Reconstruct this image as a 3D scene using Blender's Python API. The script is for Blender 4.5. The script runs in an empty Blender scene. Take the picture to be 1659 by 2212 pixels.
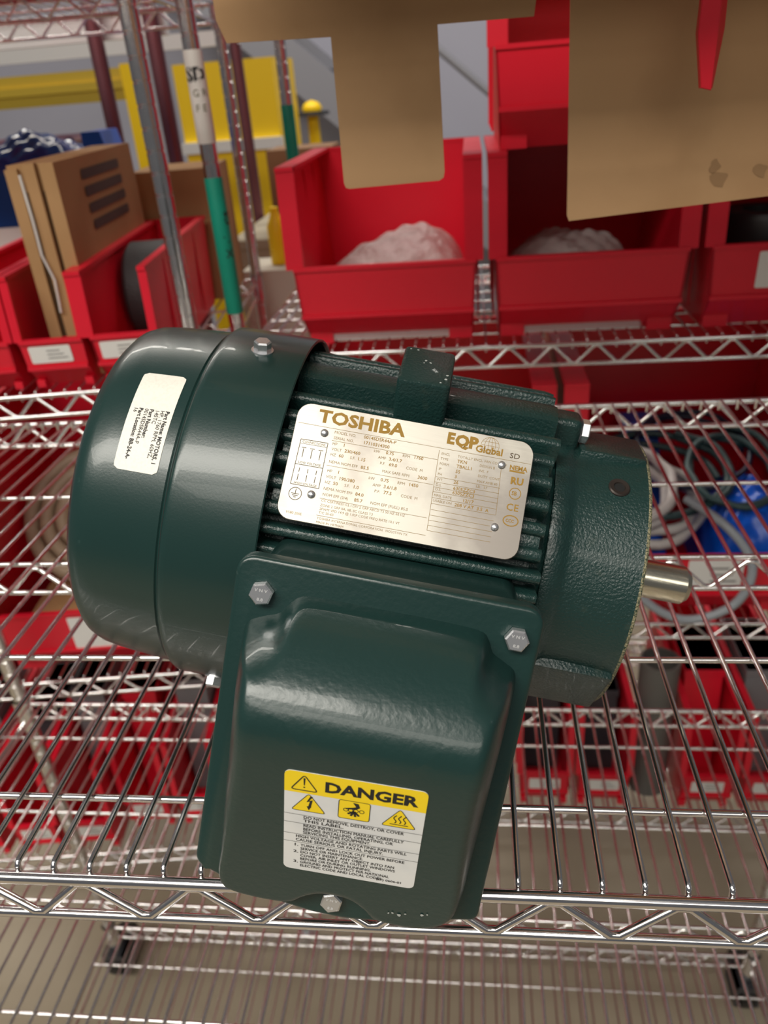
import bpy, math, random
from mathutils import Vector, Matrix
random.seed(7)
PI = math.pi
R = math.radians
scene = bpy.context.scene
COL = scene.collection

# ------------------------------------------------------------------ camera
cam_d = bpy.data.cameras.new('camera')
cam = bpy.data.objects.new('camera', cam_d)
COL.objects.link(cam)
cam.matrix_world = (Matrix.Translation((0.231275, -0.234587, 0.327035)) @ Matrix.Rotation(0.134389, 4, 'Z')
                    @ Matrix.Rotation(1.069465, 4, 'X') @ Matrix.Rotation(-0.083145, 4, 'Z'))
cam_d.sensor_fit = 'VERTICAL'
cam_d.sensor_height = 36.0
cam_d.lens = 1700.418 / 2212.0 * 36.0
cam_d.clip_start = 0.01
cam_d.dof.use_dof = True
cam_d.dof.focus_distance = 0.345
cam_d.dof.aperture_fstop = cam_d.lens / 2.5
scene.camera = cam

# ------------------------------------------------------------------ light
scene.view_settings.view_transform = 'Standard'
scene.view_settings.look = 'None'
scene.view_settings.gamma = 1.0
scene.view_settings.exposure = 0.0
scene.view_settings.use_curve_mapping = False
world = bpy.data.worlds.new('warehouse_ambient')
scene.world = world
world.use_nodes = True
wbg = world.node_tree.nodes['Background']
wbg.inputs['Color'].default_value = (0.93, 0.95, 1.0, 1)
wbg.inputs['Strength'].default_value = 0.11

def strip_light(x, y, z, lx, ly, power, col=(1.0, 0.95, 0.86)):
    d = bpy.data.lights.new('ceiling_strip_light', 'AREA')
    d.shape = 'RECTANGLE'
    d.size, d.size_y = lx, ly
    d.energy = power
    d.color = col
    o = bpy.data.objects.new('ceiling_strip_light', d)
    o.location = (x, y, z)
    COL.objects.link(o)
    return o
# rows of linear ceiling fixtures running along the aisles
strip_light(-0.85, -1.28, 2.15, 2.7, 0.80, 112)
strip_light(-0.4, 2.9, 2.5, 4.4, 0.25, 115)
strip_light(0.60, -3.0, 2.5, 3.6, 0.90, 60)

# ------------------------------------------------------------------ materials
MATS = {}
def mat(name, col, rough=0.5, metal=0.0, spec=0.5, coat=0.0, bump=None, var=None, emit=None, trans=0.0, alpha=1.0):
    if name in MATS:
        return MATS[name]
    m = bpy.data.materials.new(name)
    m.use_nodes = True
    nt = m.node_tree
    b = nt.nodes['Principled BSDF']
    b.inputs['Base Color'].default_value = (*col, 1)
    b.inputs['Roughness'].default_value = rough
    b.inputs['Metallic'].default_value = metal
    b.inputs['Specular IOR Level'].default_value = spec
    b.inputs['Coat Weight'].default_value = coat
    b.inputs['Transmission Weight'].default_value = trans
    b.inputs['Alpha'].default_value = alpha
    tc = None
    if bump or var:
        tc = nt.nodes.new('ShaderNodeTexCoord')
    if bump:
        sc, st, dist = bump[:3]
        n = nt.nodes.new('ShaderNodeTexNoise')
        n.inputs['Scale'].default_value = sc
        n.inputs['Detail'].default_value = 3
        bp = nt.nodes.new('ShaderNodeBump')
        bp.inputs['Strength'].default_value = st
        bp.inputs['Distance'].default_value = dist
        if len(bump) > 3:
            mp = nt.nodes.new('ShaderNodeMapping')
            mp.inputs['Scale'].default_value = bump[3]
            nt.links.new(tc.outputs['Object'], mp.inputs['Vector'])
            nt.links.new(mp.outputs['Vector'], n.inputs['Vector'])
        else:
            nt.links.new(tc.outputs['Object'], n.inputs['Vector'])
        nt.links.new(n.outputs['Fac'], bp.inputs['Height'])
        nt.links.new(bp.outputs['Normal'], b.inputs['Normal'])
    if var:
        sc, c2, lo, hi = var[:4]
        n = nt.nodes.new('ShaderNodeTexNoise')
        n.inputs['Scale'].default_value = sc
        n.inputs['Detail'].default_value = 5
        r = nt.nodes.new('ShaderNodeValToRGB')
        r.color_ramp.elements[0].position = lo
        r.color_ramp.elements[1].position = hi
        r.color_ramp.elements[0].color = (*col, 1)
        r.color_ramp.elements[1].color = (*c2, 1)
        if len(var) > 4:
            mp = nt.nodes.new('ShaderNodeMapping')
            mp.inputs['Scale'].default_value = var[4]
            nt.links.new(tc.outputs['Object'], mp.inputs['Vector'])
            nt.links.new(mp.outputs['Vector'], n.inputs['Vector'])
        else:
            nt.links.new(tc.outputs['Object'], n.inputs['Vector'])
        nt.links.new(n.outputs['Fac'], r.inputs['Fac'])
        nt.links.new(r.outputs['Color'], b.inputs['Base Color'])
    if emit:
        b.inputs['Emission Color'].default_value = (*emit[0], 1)
        b.inputs['Emission Strength'].default_value = emit[1]
    MATS[name] = m
    return m

M_CHROME = mat('chrome_wire', (0.78, 0.76, 0.76), 0.16, 1.0)
M_POST = mat('chrome_post', (0.72, 0.70, 0.69), 0.2, 1.0)
M_ZINC = mat('zinc_bolt', (0.80, 0.81, 0.83), 0.27, 0.88)
M_RED = mat('red_plastic', (0.70, 0.008, 0.028), 0.38, 0, 0.5)
M_GREEN_S = mat('green_paint_smooth', (0.009, 0.031, 0.028), 0.30, 0, 0.5, 0.15, bump=(900, 0.10, 0.0004), var=(160, (0.03, 0.065, 0.06), 0.72, 0.80))
M_GREEN_C = mat('green_paint_cast', (0.009, 0.031, 0.028), 0.30, 0, 0.5, 0.1, bump=(800, 0.55, 0.0009), var=(90, (0.026, 0.045, 0.036), 0.62, 0.8))
M_GREEN_B = mat('green_paint_box', (0.009, 0.031, 0.028), 0.31, 0, 0.5, 0.15, bump=(380, 0.16, 0.0009), var=(150, (0.03, 0.055, 0.05), 0.74, 0.8))
M_PLATE = mat('brushed_nameplate', (0.37, 0.35, 0.31), 0.47, 1.0, bump=(60, 0.10, 0.0004, (1, 14, 14)), var=(22, (0.22, 0.20, 0.18), 0.42, 0.62))
M_GOLD = mat('etched_gold', (0.30, 0.175, 0.035), 0.6, 0.0, 0.15)
M_GOLD2 = mat('etched_faint', (0.27, 0.185, 0.08), 0.6, 0.0, 0.15)
M_ETCH_D = mat('etched_dark', (0.08, 0.055, 0.03), 0.6, 0.0, 0.15)
M_SHAFT = mat('machined_shaft', (0.66, 0.62, 0.50), 0.24, 1.0, bump=(80, 0.2, 0.0004, (1, 1, 12)))
M_BARE = mat('bare_iron_edge', (0.26, 0.235, 0.14), 0.55, 0.4, bump=(900, 0.9, 0.0012), var=(1100, (0.03, 0.05, 0.035), 0.45, 0.62))
M_BLACK = mat('black_rubber', (0.012, 0.012, 0.013), 0.45)
M_DARK = mat('recess_shade', (0.004, 0.004, 0.004), 0.8)  # near black: the shade of recesses put into the colour
M_BRONZE = mat('bronze_plug', (0.05, 0.04, 0.035), 0.4, 0.6)
M_STICK = mat('sticker_paper', (0.80, 0.77, 0.69), 0.55, var=(700, (0.74, 0.71, 0.63), 0.45, 0.7))
M_INK = mat('black_ink', (0.012, 0.012, 0.012), 0.6)
M_INKG = mat('grey_ink', (0.10, 0.10, 0.10), 0.6)
M_LABELW = mat('label_white', (0.70, 0.70, 0.68), 0.45, var=(60, (0.62, 0.63, 0.63), 0.45, 0.75))
M_LABELY = mat('label_yellow', (0.86, 0.62, 0.01), 0.4)
M_CARD = mat('cardboard', (0.42, 0.245, 0.115), 0.8, 0, 0.2, var=(7, (0.36, 0.205, 0.09), 0.4, 0.7), bump=(120, 0.25, 0.0006, (1, 1, 0.1)))
M_CARD2 = mat('cardboard_sheet', (0.54, 0.33, 0.17), 0.8, 0, 0.2, var=(9, (0.45, 0.265, 0.13), 0.5, 0.75, (1, 1, 1)), bump=(90, 0.25, 0.0008, (0.15, 1, 1)))
M_TAG = mat('white_tag', (0.78, 0.77, 0.74), 0.5)
M_FLOOR = mat('concrete_floor', (0.36, 0.305, 0.225), 0.45, 0, 0.4, var=(3, (0.28, 0.235, 0.165), 0.35, 0.7))
M_WALL = mat('grey_wall', (0.41, 0.41, 0.49), 0.7)
M_YEL = mat('yellow_paint', (0.95, 0.62, 0.0), 0.45)
M_YEL2 = mat('dull_yellow_paint', (0.55, 0.38, 0.03), 0.55)
M_STEEL = mat('galvanised_steel', (0.82, 0.82, 0.80), 0.35, 0.35)
M_GREYP = mat('grey_plastic', (0.19, 0.19, 0.20), 0.5)
M_GREYD = mat('dark_grey_plastic', (0.045, 0.047, 0.055), 0.45)
M_MAUVE = mat('mauve_plastic', (0.20, 0.11, 0.15), 0.45)
M_BLUE = mat('blue_plastic', (0.004, 0.10, 0.62), 0.3)
M_NAVY = mat('navy_film', (0.01, 0.045, 0.22), 0.15, bump=(40, 0.6, 0.004))
M_HOSEG = mat('grey_hose', (0.55, 0.52, 0.50), 0.45)
M_HOSED = mat('dark_green_cable', (0.02, 0.05, 0.055), 0.45)
M_HOSEB = mat('beige_hose', (0.40, 0.31, 0.21), 0.5)
M_TAPEG = mat('green_tape', (0.0, 0.30, 0.20), 0.5)
M_TAPEW = mat('white_tape', (0.72, 0.68, 0.64), 0.5)
M_ORANGE = mat('orange_plastic', (0.75, 0.16, 0.03), 0.5)
M_STAIR = mat('stair_grey', (0.22, 0.22, 0.25), 0.6)

def bag_material():
    m = bpy.data.materials.new('clear_bag_film')
    m.use_nodes = True
    b = m.node_tree.nodes['Principled BSDF']
    b.inputs['Base Color'].default_value = (0.75, 0.70, 0.68, 1)
    b.inputs['Roughness'].default_value = 0.12
    tc = m.node_tree.nodes.new('ShaderNodeTexCoord')
    nz = m.node_tree.nodes.new('ShaderNodeTexNoise')
    nz.inputs['Scale'].default_value = 110
    nz.inputs['Detail'].default_value = 4
    bp = m.node_tree.nodes.new('ShaderNodeBump')
    bp.inputs['Strength'].default_value = 0.7
    bp.inputs['Distance'].default_value = 0.006
    m.node_tree.links.new(tc.outputs['Object'], nz.inputs['Vector'])
    m.node_tree.links.new(nz.outputs['Fac'], bp.inputs['Height'])
    m.node_tree.links.new(bp.outputs['Normal'], b.inputs['Normal'])
    b.inputs['Alpha'].default_value = 0.55
    return m
M_BAG = bag_material()

# ------------------------------------------------------------------ mesh helpers
class MB:
    def __init__(self):
        self.v, self.f = [], []
    def add(self, vs, fs):
        o = len(self.v)
        self.v += [tuple(p) for p in vs]
        self.f += [tuple(i + o for i in q) for q in fs]
        return self
    def box(self, x0, x1, y0, y1, z0, z1):
        return self.add([(x0, y0, z0), (x1, y0, z0), (x1, y1, z0), (x0, y1, z0), (x0, y0, z1), (x1, y0, z1), (x1, y1, z1), (x0, y1, z1)],
                        [(3, 2, 1, 0), (4, 5, 6, 7), (0, 1, 5, 4), (1, 2, 6, 5), (2, 3, 7, 6), (3, 0, 4, 7)])
    def hexa(self, p):   # 8 corners ordered as box
        return self.add(p, [(3, 2, 1, 0), (4, 5, 6, 7), (0, 1, 5, 4), (1, 2, 6, 5), (2, 3, 7, 6), (3, 0, 4, 7)])
    def tube(self, pts, r, n=8, closed=False, cap=True):
        pts = [Vector(p) for p in pts]
        m = len(pts)
        rings = []
        prev = None
        for i, p in enumerate(pts):
            if closed:
                d = pts[(i + 1) % m] - pts[i - 1]
            else:
                d = pts[min(i + 1, m - 1)] - pts[max(i - 1, 0)]
            d.normalize()
            if prev is None:
                a = Vector((0, 0, 1)) if abs(d.z) < 0.9 else Vector((1, 0, 0))
                s = d.cross(a).normalized()
            else:
                s = (prev - d * prev.dot(d)).normalized()
            prev = s
            t = d.cross(s)
            rr = r[i] if isinstance(r, (list, tuple)) else r
            rings.append([p + (s * math.cos(2 * PI * k / n) + t * math.sin(2 * PI * k / n)) * rr for k in range(n)])
        vs = [q for ring in rings for q in ring]
        fs = []
        for i in range(m if closed else m - 1):
            j = (i + 1) % m
            for k in range(n):
                k2 = (k + 1) % n
                fs.append((i * n + k, i * n + k2, j * n + k2, j * n + k))
        if cap and not closed:
            fs.append(tuple(reversed(range(n))))
            fs.append(tuple((m - 1) * n + k for k in range(n)))
        return self.add(vs, fs)
    def lathe(self, prof, n=48, axis='Z', loc=(0, 0, 0), cap0=False, cap1=False):
        vs, fs = [], []
        for (h, r) in prof:
            for k in range(n):
                c, s = math.cos(2 * PI * k / n) * r, math.sin(2 * PI * k / n) * r
                p = (c, s, h) if axis == 'Z' else ((h, c, s) if axis == 'X' else (s, h, c))
                vs.append((p[0] + loc[0], p[1] + loc[1], p[2] + loc[2]))
        m = len(prof)
        for i in range(m - 1):
            for k in range(n):
                k2 = (k + 1) % n
                fs.append((i * n + k, i * n + k2, (i + 1) * n + k2, (i + 1) * n + k))
        if cap0:
            fs.append(tuple(reversed(range(n))))
        if cap1:
            fs.append(tuple((m - 1) * n + k for k in range(n)))
        return self.add(vs, fs)
    def prism(self, poly, h0, h1, fr, bevel=0.0, steps=1):
        """poly in (a, b); fr(a, b, h) -> point"""
        n = len(poly)
        ca = sum(p[0] for p in poly) / n
        cb = sum(p[1] for p in poly) / n
        def inset(d):
            out = []
            for i in range(n):
                p, q, s = poly[i - 1], poly[i], poly[(i + 1) % n]
                e1 = Vector((q[0] - p[0], q[1] - p[1])).normalized()
                e2 = Vector((s[0] - q[0], s[1] - q[1])).normalized()
                nn = Vector((-(e1.y + e2.y), e1.x + e2.x))
                if nn.length < 1e-9:
                    nn = Vector((-e1.y, e1.x))
                nn.normalize()
                if area < 0:
                    nn = -nn
                out.append((q[0] + nn.x * d, q[1] + nn.y * d))
            return out
        area = sum(poly[i - 1][0] * poly[i][1] - poly[i][0] * poly[i - 1][1] for i in range(n))
        rings = [[fr(a, b, h0) for a, b in poly]]
        if bevel > 0:
            for k in range(steps + 1):
                t = k / steps * PI / 2
                pp = inset(bevel * (1 - math.cos(t)))
                hh = h1 - bevel * (1 - math.sin(t))
                rings.append([fr(a, b, hh) for a, b in pp])
        else:
            rings.append([fr(a, b, h1) for a, b in poly])
        vs = [p for r in rings for p in r]
        fs = []
        for i in range(len(rings) - 1):
            for k in range(n):
                k2 = (k + 1) % n
                fs.append((i * n + k, i * n + k2, (i + 1) * n + k2, (i + 1) * n + k))
        fs.append(tuple(reversed(range(n))))
        fs.append(tuple((len(rings) - 1) * n + k for k in range(n)))
        return self.add(vs, fs)
    def mesh(self, name, m, smooth=None):
        me = bpy.data.meshes.new(name)
        me.from_pydata([tuple(p) for p in self.v], [], self.f)
        me.materials.append(m)
        import bmesh
        bm = bmesh.new()
        bm.from_mesh(me)
        bmesh.ops.recalc_face_normals(bm, faces=bm.faces)
        if smooth is not None:
            for f in bm.faces:
                f.smooth = True
            ang = R(smooth)
            for e in bm.edges:
                if len(e.link_faces) == 2:
                    e.smooth = e.calc_face_angle(0) < ang
        bm.to_mesh(me)
        bm.free()
        return me
    def build(self, name, m, parent=None, smooth=None):
        return link(name, self.mesh(name, m, smooth), parent)

def link(name, me, parent=None, loc=None, mw=None):
    o = bpy.data.objects.new(name, me)
    COL.objects.link(o)
    if parent is not None:
        o.parent = parent
    if loc is not None:
        o.location = loc
    if mw is not None:
        o.matrix_local = mw
    return o

def tag(o, label=None, cat=None, group=None, kind=None):
    if label:
        o['label'] = label
    if cat:
        o['category'] = cat
    if group:
        o['group'] = group
    if kind:
        o['kind'] = kind
    return o

def thing(name, label, cat, loc=(0, 0, 0), rz=0.0, group=None, mw=None):
    o = bpy.data.objects.new(name, None)
    o.empty_display_size = 0.05
    COL.objects.link(o)
    if mw is not None:
        o.matrix_world = mw
    else:
        o.location = loc
        o.rotation_euler = (0, 0, rz)
    return tag(o, label, cat, group)

def rrect(x0, x1, y0, y1, r, n=5):
    out = []
    for cx, cy, a0 in ((x1 - r, y1 - r, 0), (x0 + r, y1 - r, 90), (x0 + r, y0 + r, 180), (x1 - r, y0 + r, 270)):
        for k in range(n + 1):
            a = R(a0 + 90 * k / n)
            out.append((cx + r * math.cos(a), cy + r * math.sin(a)))
    return out

def spline(pts, per=6, closed=True):
    n = len(pts)
    out = []
    for i in range(n if closed else n - 1):
        if closed:
            p0, p1, p2, p3 = pts[i - 1], pts[i], pts[(i + 1) % n], pts[(i + 2) % n]
        else:
            p0, p1, p2, p3 = pts[max(i - 1, 0)], pts[i], pts[i + 1], pts[min(i + 2, n - 1)]
        for k in range(per):
            t = k / per
            out.append(tuple(0.5 * ((2 * b) + (-a + c) * t + (2 * a - 5 * b + 4 * c - d) * t * t + (-a + 3 * b - 3 * c + d) * t ** 3)
                             for a, b, c, d in zip(p0, p1, p2, p3)))
    if not closed:
        out.append(tuple(pts[-1]))
    return out

def text_geo(mb, s, size, x, y, fr, xs=1.0, bold=0.0, align='LEFT', rot=0.0, h=0.0):
    """lettering as flat faces; fr(a, b, h) places it"""
    cu = bpy.data.curves.new('lettering_tmp', 'FONT')
    cu.body = s
    cu.size = size
    cu.offset = bold
    cu.align_x = align
    cu.resolution_u = 2
    ob = bpy.data.objects.new('lettering_tmp', cu)
    me = bpy.data.meshes.new_from_object(ob)
    c, sn = math.cos(rot), math.sin(rot)
    vs = []
    for v in me.vertices:
        a, b = v.co.x * xs, v.co.y
        vs.append(fr(x + a * c - b * sn, y + a * sn + b * c, h))
    mb.add(vs, [tuple(p.vertices) for p in me.polygons])
    bpy.data.objects.remove(ob)
    bpy.data.curves.remove(cu)
    bpy.data.meshes.remove(me)

def bar2(mb, x0, y0, x1, y1, w, fr, h=0.0):
    d = Vector((x1 - x0, y1 - y0)).normalized()
    n = Vector((-d.y, d.x)) * w / 2
    mb.add([fr(x0 - n.x, y0 - n.y, h), fr(x1 - n.x, y1 - n.y, h), fr(x1 + n.x, y1 + n.y, h), fr(x0 + n.x, y0 + n.y, h)], [(0, 1, 2, 3)])

def poly2(mb, pts, fr, h=0.0):
    mb.add([fr(a, b, h) for a, b in pts], [tuple(range(len(pts)))])

def loop2(mb, pts, w, fr, h=0.0):
    for i in range(len(pts)):
        bar2(mb, *pts[i - 1], *pts[i], w, fr, h)

def circ2(cx, cy, r, n=24):
    return [(cx + r * math.cos(2 * PI * k / n), cy + r * math.sin(2 * PI * k / n)) for k in range(n)]

# ------------------------------------------------------------------ the setting
FLOOR_Z = -1.13
fl = MB().box(-6, 6, -4, 6.5, FLOOR_Z - 0.05, FLOOR_Z).build('floor', M_FLOOR)
tag(fl, kind='structure')
wl = MB().box(-6, 6, 5.2, 5.3, FLOOR_Z, 2.6).build('wall_back', M_WALL)
tag(wl, kind='structure')

# ------------------------------------------------------------------ wire racks
WIRE_R = 0.00155
def wire_mesh(length, r=WIRE_R, n=8):
    a = 0.0062
    return MB().tube([(0, a, -0.0118), (0, a, -0.0022), (0, a + 0.0007, -0.0007), (0, a + 0.0024, 0), (0, length - a - 0.0024, 0), (0, length - a - 0.0007, -0.0007), (0, length - a, -0.0022), (0, length - a, -0.0118)], r, n).mesh('wire', M_CHROME, 70)

def truss_pts(x0, x1, zt, zb, pitch, phase):
    pts = []
    k0 = math.floor((x0 - phase) / pitch) - 1
    x = phase + k0 * pitch
    while x < x1 + pitch:
        for q in ((x - 0.003, zb), (x + 0.003, zb), (x + pitch / 2 - 0.003, zt), (x + pitch / 2 + 0.003, zt)):
            if x0 <= q[0] <= x1:
                pts.append(q)
        x += pitch
    return pts

def rack(root, x0, x1, y0, y1, shelves, step, posts_top, posts_bot, supports, midtruss, phase=0.0, post_skip=()):
    wm = wire_mesh(y1 - y0 + 0.004)
    sup = None
    for (z, w0, w1) in shelves:
        mb = MB()
        for yy in (y0, y1):
            mb.tube([(x0, yy, z - 0.0062), (x1, yy, z - 0.0062)], 0.0032, 12)
            mb.tube([(x0, yy, z - 0.0335), (x1, yy, z - 0.0335)], 0.0027, 10)
        for xx in (x0, x1):
            mb.tube([(xx, y0, z - 0.0062), (xx, y1, z - 0.0062)], 0.0032, 8)
            mb.tube([(xx, y0, z - 0.0335), (xx, y1, z - 0.0335)], 0.0027, 8)
            for yy in (y0, y1):
                mb.lathe([(z - 0.042, 0.0135), (z + 0.004, 0.0128)], 16, 'Z', (xx, yy, 0))
        sh = mb.build('shelf', M_CHROME, root, 40)
        for yy, rr in ((y0, 0.0022), (y1, 0.0022), (midtruss, 0.0019)):
            zt, zb = z - 0.0095, z - 0.0315
            t = MB().tube([(p[0], yy, p[1]) for p in truss_pts(x0 + 0.014, x1 - 0.014, zt, zb, 0.0572, phase)], rr, 8)
            t.build('truss', M_CHROME, sh, 60)
        MB().tube([(x0, midtruss, z - 0.0335), (x1, midtruss, z - 0.0335)], 0.0022, 8).build('support_rail', M_CHROME, sh, 50)
        if sup is None:
            sup = MB().tube([(x0, 0, 0), (x1, 0, 0)], 0.0020, 8).mesh('support_rail', M_CHROME, 50)
        for yy in supports:
            link('support_rail', sup, sh, (0, yy, z - 2 * WIRE_R - 0.0020))
        x = math.ceil(x0 / step + 0.3) * step
        while x < x1 - 0.004:
            if w0 <= x <= w1:
                link('wire', wm, sh, (x, y0 - 0.002, z - WIRE_R))
            x += step
    prof = []
    z = posts_bot
    while z < posts_top:
        prof += [(z, 0.0103), (z + 0.019, 0.0103), (z + 0.0198, 0.0096), (z + 0.0217, 0.0096)]
        z += 0.0225
    pm = MB().lathe(prof, 20, 'Z', (0, 0, 0), True, True).mesh('post', M_POST, 35)
    posts = {}
    for key, xx, yy in (('fl', x0, y0), ('fr', x1, y0), ('bl', x0, y1), ('br', x1, y1)):
        if key in post_skip:
            continue
        posts[key] = link('post', pm, root, (xx, yy, 0))
    return posts

# the rack that carries the motor
rk = thing('wire_shelving_rack', 'chrome wire shelving rack whose middle shelf carries the green motor', 'shelving rack')
AX0, AX1, AY0, AY1 = -0.452, 0.672, 0.0, 0.602
SUP = [0.049, 0.167, 0.287, 0.407, 0.533]
rack(rk, AX0, AX1, AY0, AY1, [(0.0, -9, 9), (-0.4475, -9, 9), (-0.9890, -9, 9), (0.462, -9, 9)], 0.019, 0.95, -1.04, SUP, 0.287, phase=0.0630)
for key, xx, yy in (('fl', AX0, AY0), ('fr', AX1, AY0), ('bl', AX0, AY1), ('br', AX1, AY1)):
    cb = MB()
    cb.lathe([(-1.062, 0.013), (-1.04, 0.013)], 16, 'Z', (xx, yy, 0), True, True)
    cb.box(xx - 0.020, xx - 0.015, yy - 0.02, yy + 0.035, -1.105, -1.05)
    cb.box(xx + 0.015, xx + 0.020, yy - 0.02, yy + 0.035, -1.105, -1.05)
    cb.box(xx - 0.020, xx + 0.020, yy - 0.022, yy + 0.022, -1.062, -1.050)
    co = cb.build('caster', M_GREYD, rk, 40)
    MB().lathe([(-0.013, 0.030), (-0.011, 0.0445), (0.011, 0.0445), (0.013, 0.030)], 24, 'X', (xx, yy + 0.018, FLOOR_Z + 0.0445), True, True).build('wheel', M_BLACK, co, 35)

# rear rack on the left, turned a little
YAW_L = R(6.6)
rl = thing('wire_shelving_rack', 'chrome wire rack behind on the left holding narrow red bins and the carton', 'shelving rack', (0, 0, 0), YAW_L)
LX1 = -0.034
rack(rl, -1.12, LX1, 0.70, 1.29, [(0.0125, -0.62, 9), (-0.4515, -0.7, 9), (-0.852, -0.7, 9), (0.462, -0.62, 9)], 0.019, 0.95, -1.05, [0.82, 0.94, 1.06, 1.18], 0.995, phase=0.01)
# rear rack on the right
rr_ = thing('wire_shelving_rack', 'chrome wire rack behind on the right with green and white taped post', 'shelving rack')
pr = rack(rr_, -0.088, 1.16, 0.80, 1.30, [(0.0095, -9, 9), (-0.4495, -9, 9), (-0.8855, -9, 9), (0.520, -9, 9)], 0.019, 0.95, -1.05, [0.86, 0.92, 0.98, 1.04, 1.10, 1.16, 1.22], 1.02, phase=0.02)
for xx, yy, rt in ((-0.088, 0.80, rr_), (1.16, 0.80, rr_), (-0.088, 1.30, rr_), (1.16, 1.30, rr_), (-1.12, 0.70, rl), (LX1, 0.70, rl), (-1.12, 1.29, rl), (LX1, 1.29, rl)):
    MB().lathe([(FLOOR_Z, 0.018), (FLOOR_Z + 0.012, 0.018), (FLOOR_Z + 0.016, 0.008), (-1.05, 0.008)], 16, 'Z', (xx, yy, 0), True, True).build('levelling_foot', M_ZINC, rt, 40)

# tapes wound on the right rack's posts
def tape(parent, z0, z1, m, r=0.0112, name='tape_wrap'):
    return MB().lathe([(z0, r - 0.0004), (z0 + 0.001, r), (z1 - 0.001, r), (z1, r - 0.0004)], 28, 'Z').build(name, m, parent, 60)
def on_post(r, a0):
    def fr(a, b, h):
        t = a0 + a / r
        return ((r + h) * math.cos(t), (r + h) * math.sin(t), b)
    return fr
tw = tape(pr['fl'], 0.274, 0.373, M_TAPEW)
tg = tape(pr['fl'], 0.0666, 0.2356, M_TAPEG)
tape(pr['bl'], 0.16, 0.300, M_TAPEG)
mb = MB(); mb2 = MB()
fr = on_post(0.0113, R(-62))
text_geo(mb, 'SD', 0.0205, -0.0150, 0.341, fr, 0.95, 0.0008, h=0.0003)
text_geo(mb2, 'G R', 0.011, -0.010, 0.325, fr, 1.0, 0.0, h=0.0003)
text_geo(mb2, 'F E', 0.011, -0.009, 0.309, fr, 1.0, 0.0, h=0.0003)
mb.build('handwriting', M_INK, tw)
mb2.build('handwriting', mat('olive_ink', (0.14, 0.13, 0.06), 0.6), tw)
mb = MB()
text_geo(mb, 'SD', 0.014, 0.004, 0.196, fr, 1.0, 0.0003, rot=-PI / 2, h=0.0003)
bar2(mb, -0.001, 0.166, 0.006, 0.158, 0.0016, fr, 0.0003)
text_geo(mb, 'X', 0.014, -0.001, 0.140, fr, 1.0, 0.0003, h=0.0003)
mb.build('handwriting', M_INK, tg)

# ------------------------------------------------------------------ red bins
def bin_mesh(w, d, h, lip, under, setback, taper=0.9, t=0.003, ribs=3):
    """open-fronted stacking bin; origin at bottom centre of its front, opening towards -y"""
    mb = MB()
    def sx(z):
        return (w / 2) * (taper + (1 - taper) * min(1, z / h))
    prof = [(setback, 0.0), (0.0, under), (-0.004, lip), (0.004, h), (d, h), (d, 0.0)]
    for s in (-1, 1):
        vs = []
        for (y, z) in prof:
            vs.append((s * sx(z), y, z))
        for (y, z) in prof:
            vs.append((s * (sx(z) - t), y, z))
        n = len(prof)
        fs = [tuple(range(n)), tuple(reversed(range(n, 2 * n)))]
        for i in range(n):
            j = (i + 1) % n
            fs.append((i, j, n + j, n + i))
        mb.add(vs, fs)
        # rim along the top and the front upright
        xo = s * (w / 2 + 0.0025)
        xi = s * (w / 2 - 0.0012 - 0.078 * w)
        a, b = min(xo, xi), max(xo, xi)
        mb.box(a, b, 0.0, d + 0.003, h - 0.004, h + 0.001)
        yl = -0.0045
        mb.hexa([(a, yl, lip), (b, yl, lip), (b, yl + 0.006, lip), (a, yl + 0.006, lip),
                 (a, 0.002, h), (b, 0.002, h), (b, 0.009, h), (a, 0.009, h)])
        for k in range(ribs):
            yy = d * (0.25 + 0.25 * k)
            xr = s * (sx(h * 0.5))
            mb.box(min(xr, xr + s * 0.003), max(xr, xr + s * 0.003), yy, yy + 0.004, h * 0.08, h * 0.93)
    wb = sx(0) - 0.001
    mb.box(-wb, wb, setback, d, 0.0, t)
    mb.add([(-wb, d - t, 0), (wb, d - t, 0), (w / 2 - .001, d - t, h), (-w / 2 + .001, d - t, h), (-wb, d, 0), (wb, d, 0), (w / 2 - .001, d, h), (-w / 2 + .001, d, h)],
           [(0, 1, 2, 3), (7, 6, 5, 4), (0, 4, 5, 1), (3, 2, 6, 7), (1, 5, 6, 2), (0, 3, 7, 4)])
    mb.box(-w / 2, w / 2, d - 0.004, d + 0.003, h - 0.004, h + 0.001)
    # lip and the undercut below it
    wl_, wu = sx(lip), sx(under)
    mb.hexa([(-wu, 0.0, under), (wu, 0.0, under), (wu, t, under), (-wu, t, under), (-wl_, -0.004, lip), (wl_, -0.004, lip), (wl_, t - 0.004, lip), (-wl_, t - 0.004, lip)])
    mb.hexa([(-wb, setback, 0), (wb, setback, 0), (wb, setback + t, 0), (-wb, setback + t, 0), (-wu, 0, under), (wu, 0, under), (wu, t, under), (-wu, t, under)])
    mb.box(-wl_, wl_, -0.0065, 0.002, lip - 0.003, lip + 0.002)
    mb.box(-wu, wu, -0.003, 0.002, under - 0.002, under + 0.003)
    for s in (-1, 1):
        mb.box(min(s * wb, s * wb * 0.72), max(s * wb, s * wb * 0.72), setback - 0.014, setback, 0.0, under * 0.35)
    return mb.mesh('bin_body', M_RED, 30)

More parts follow.
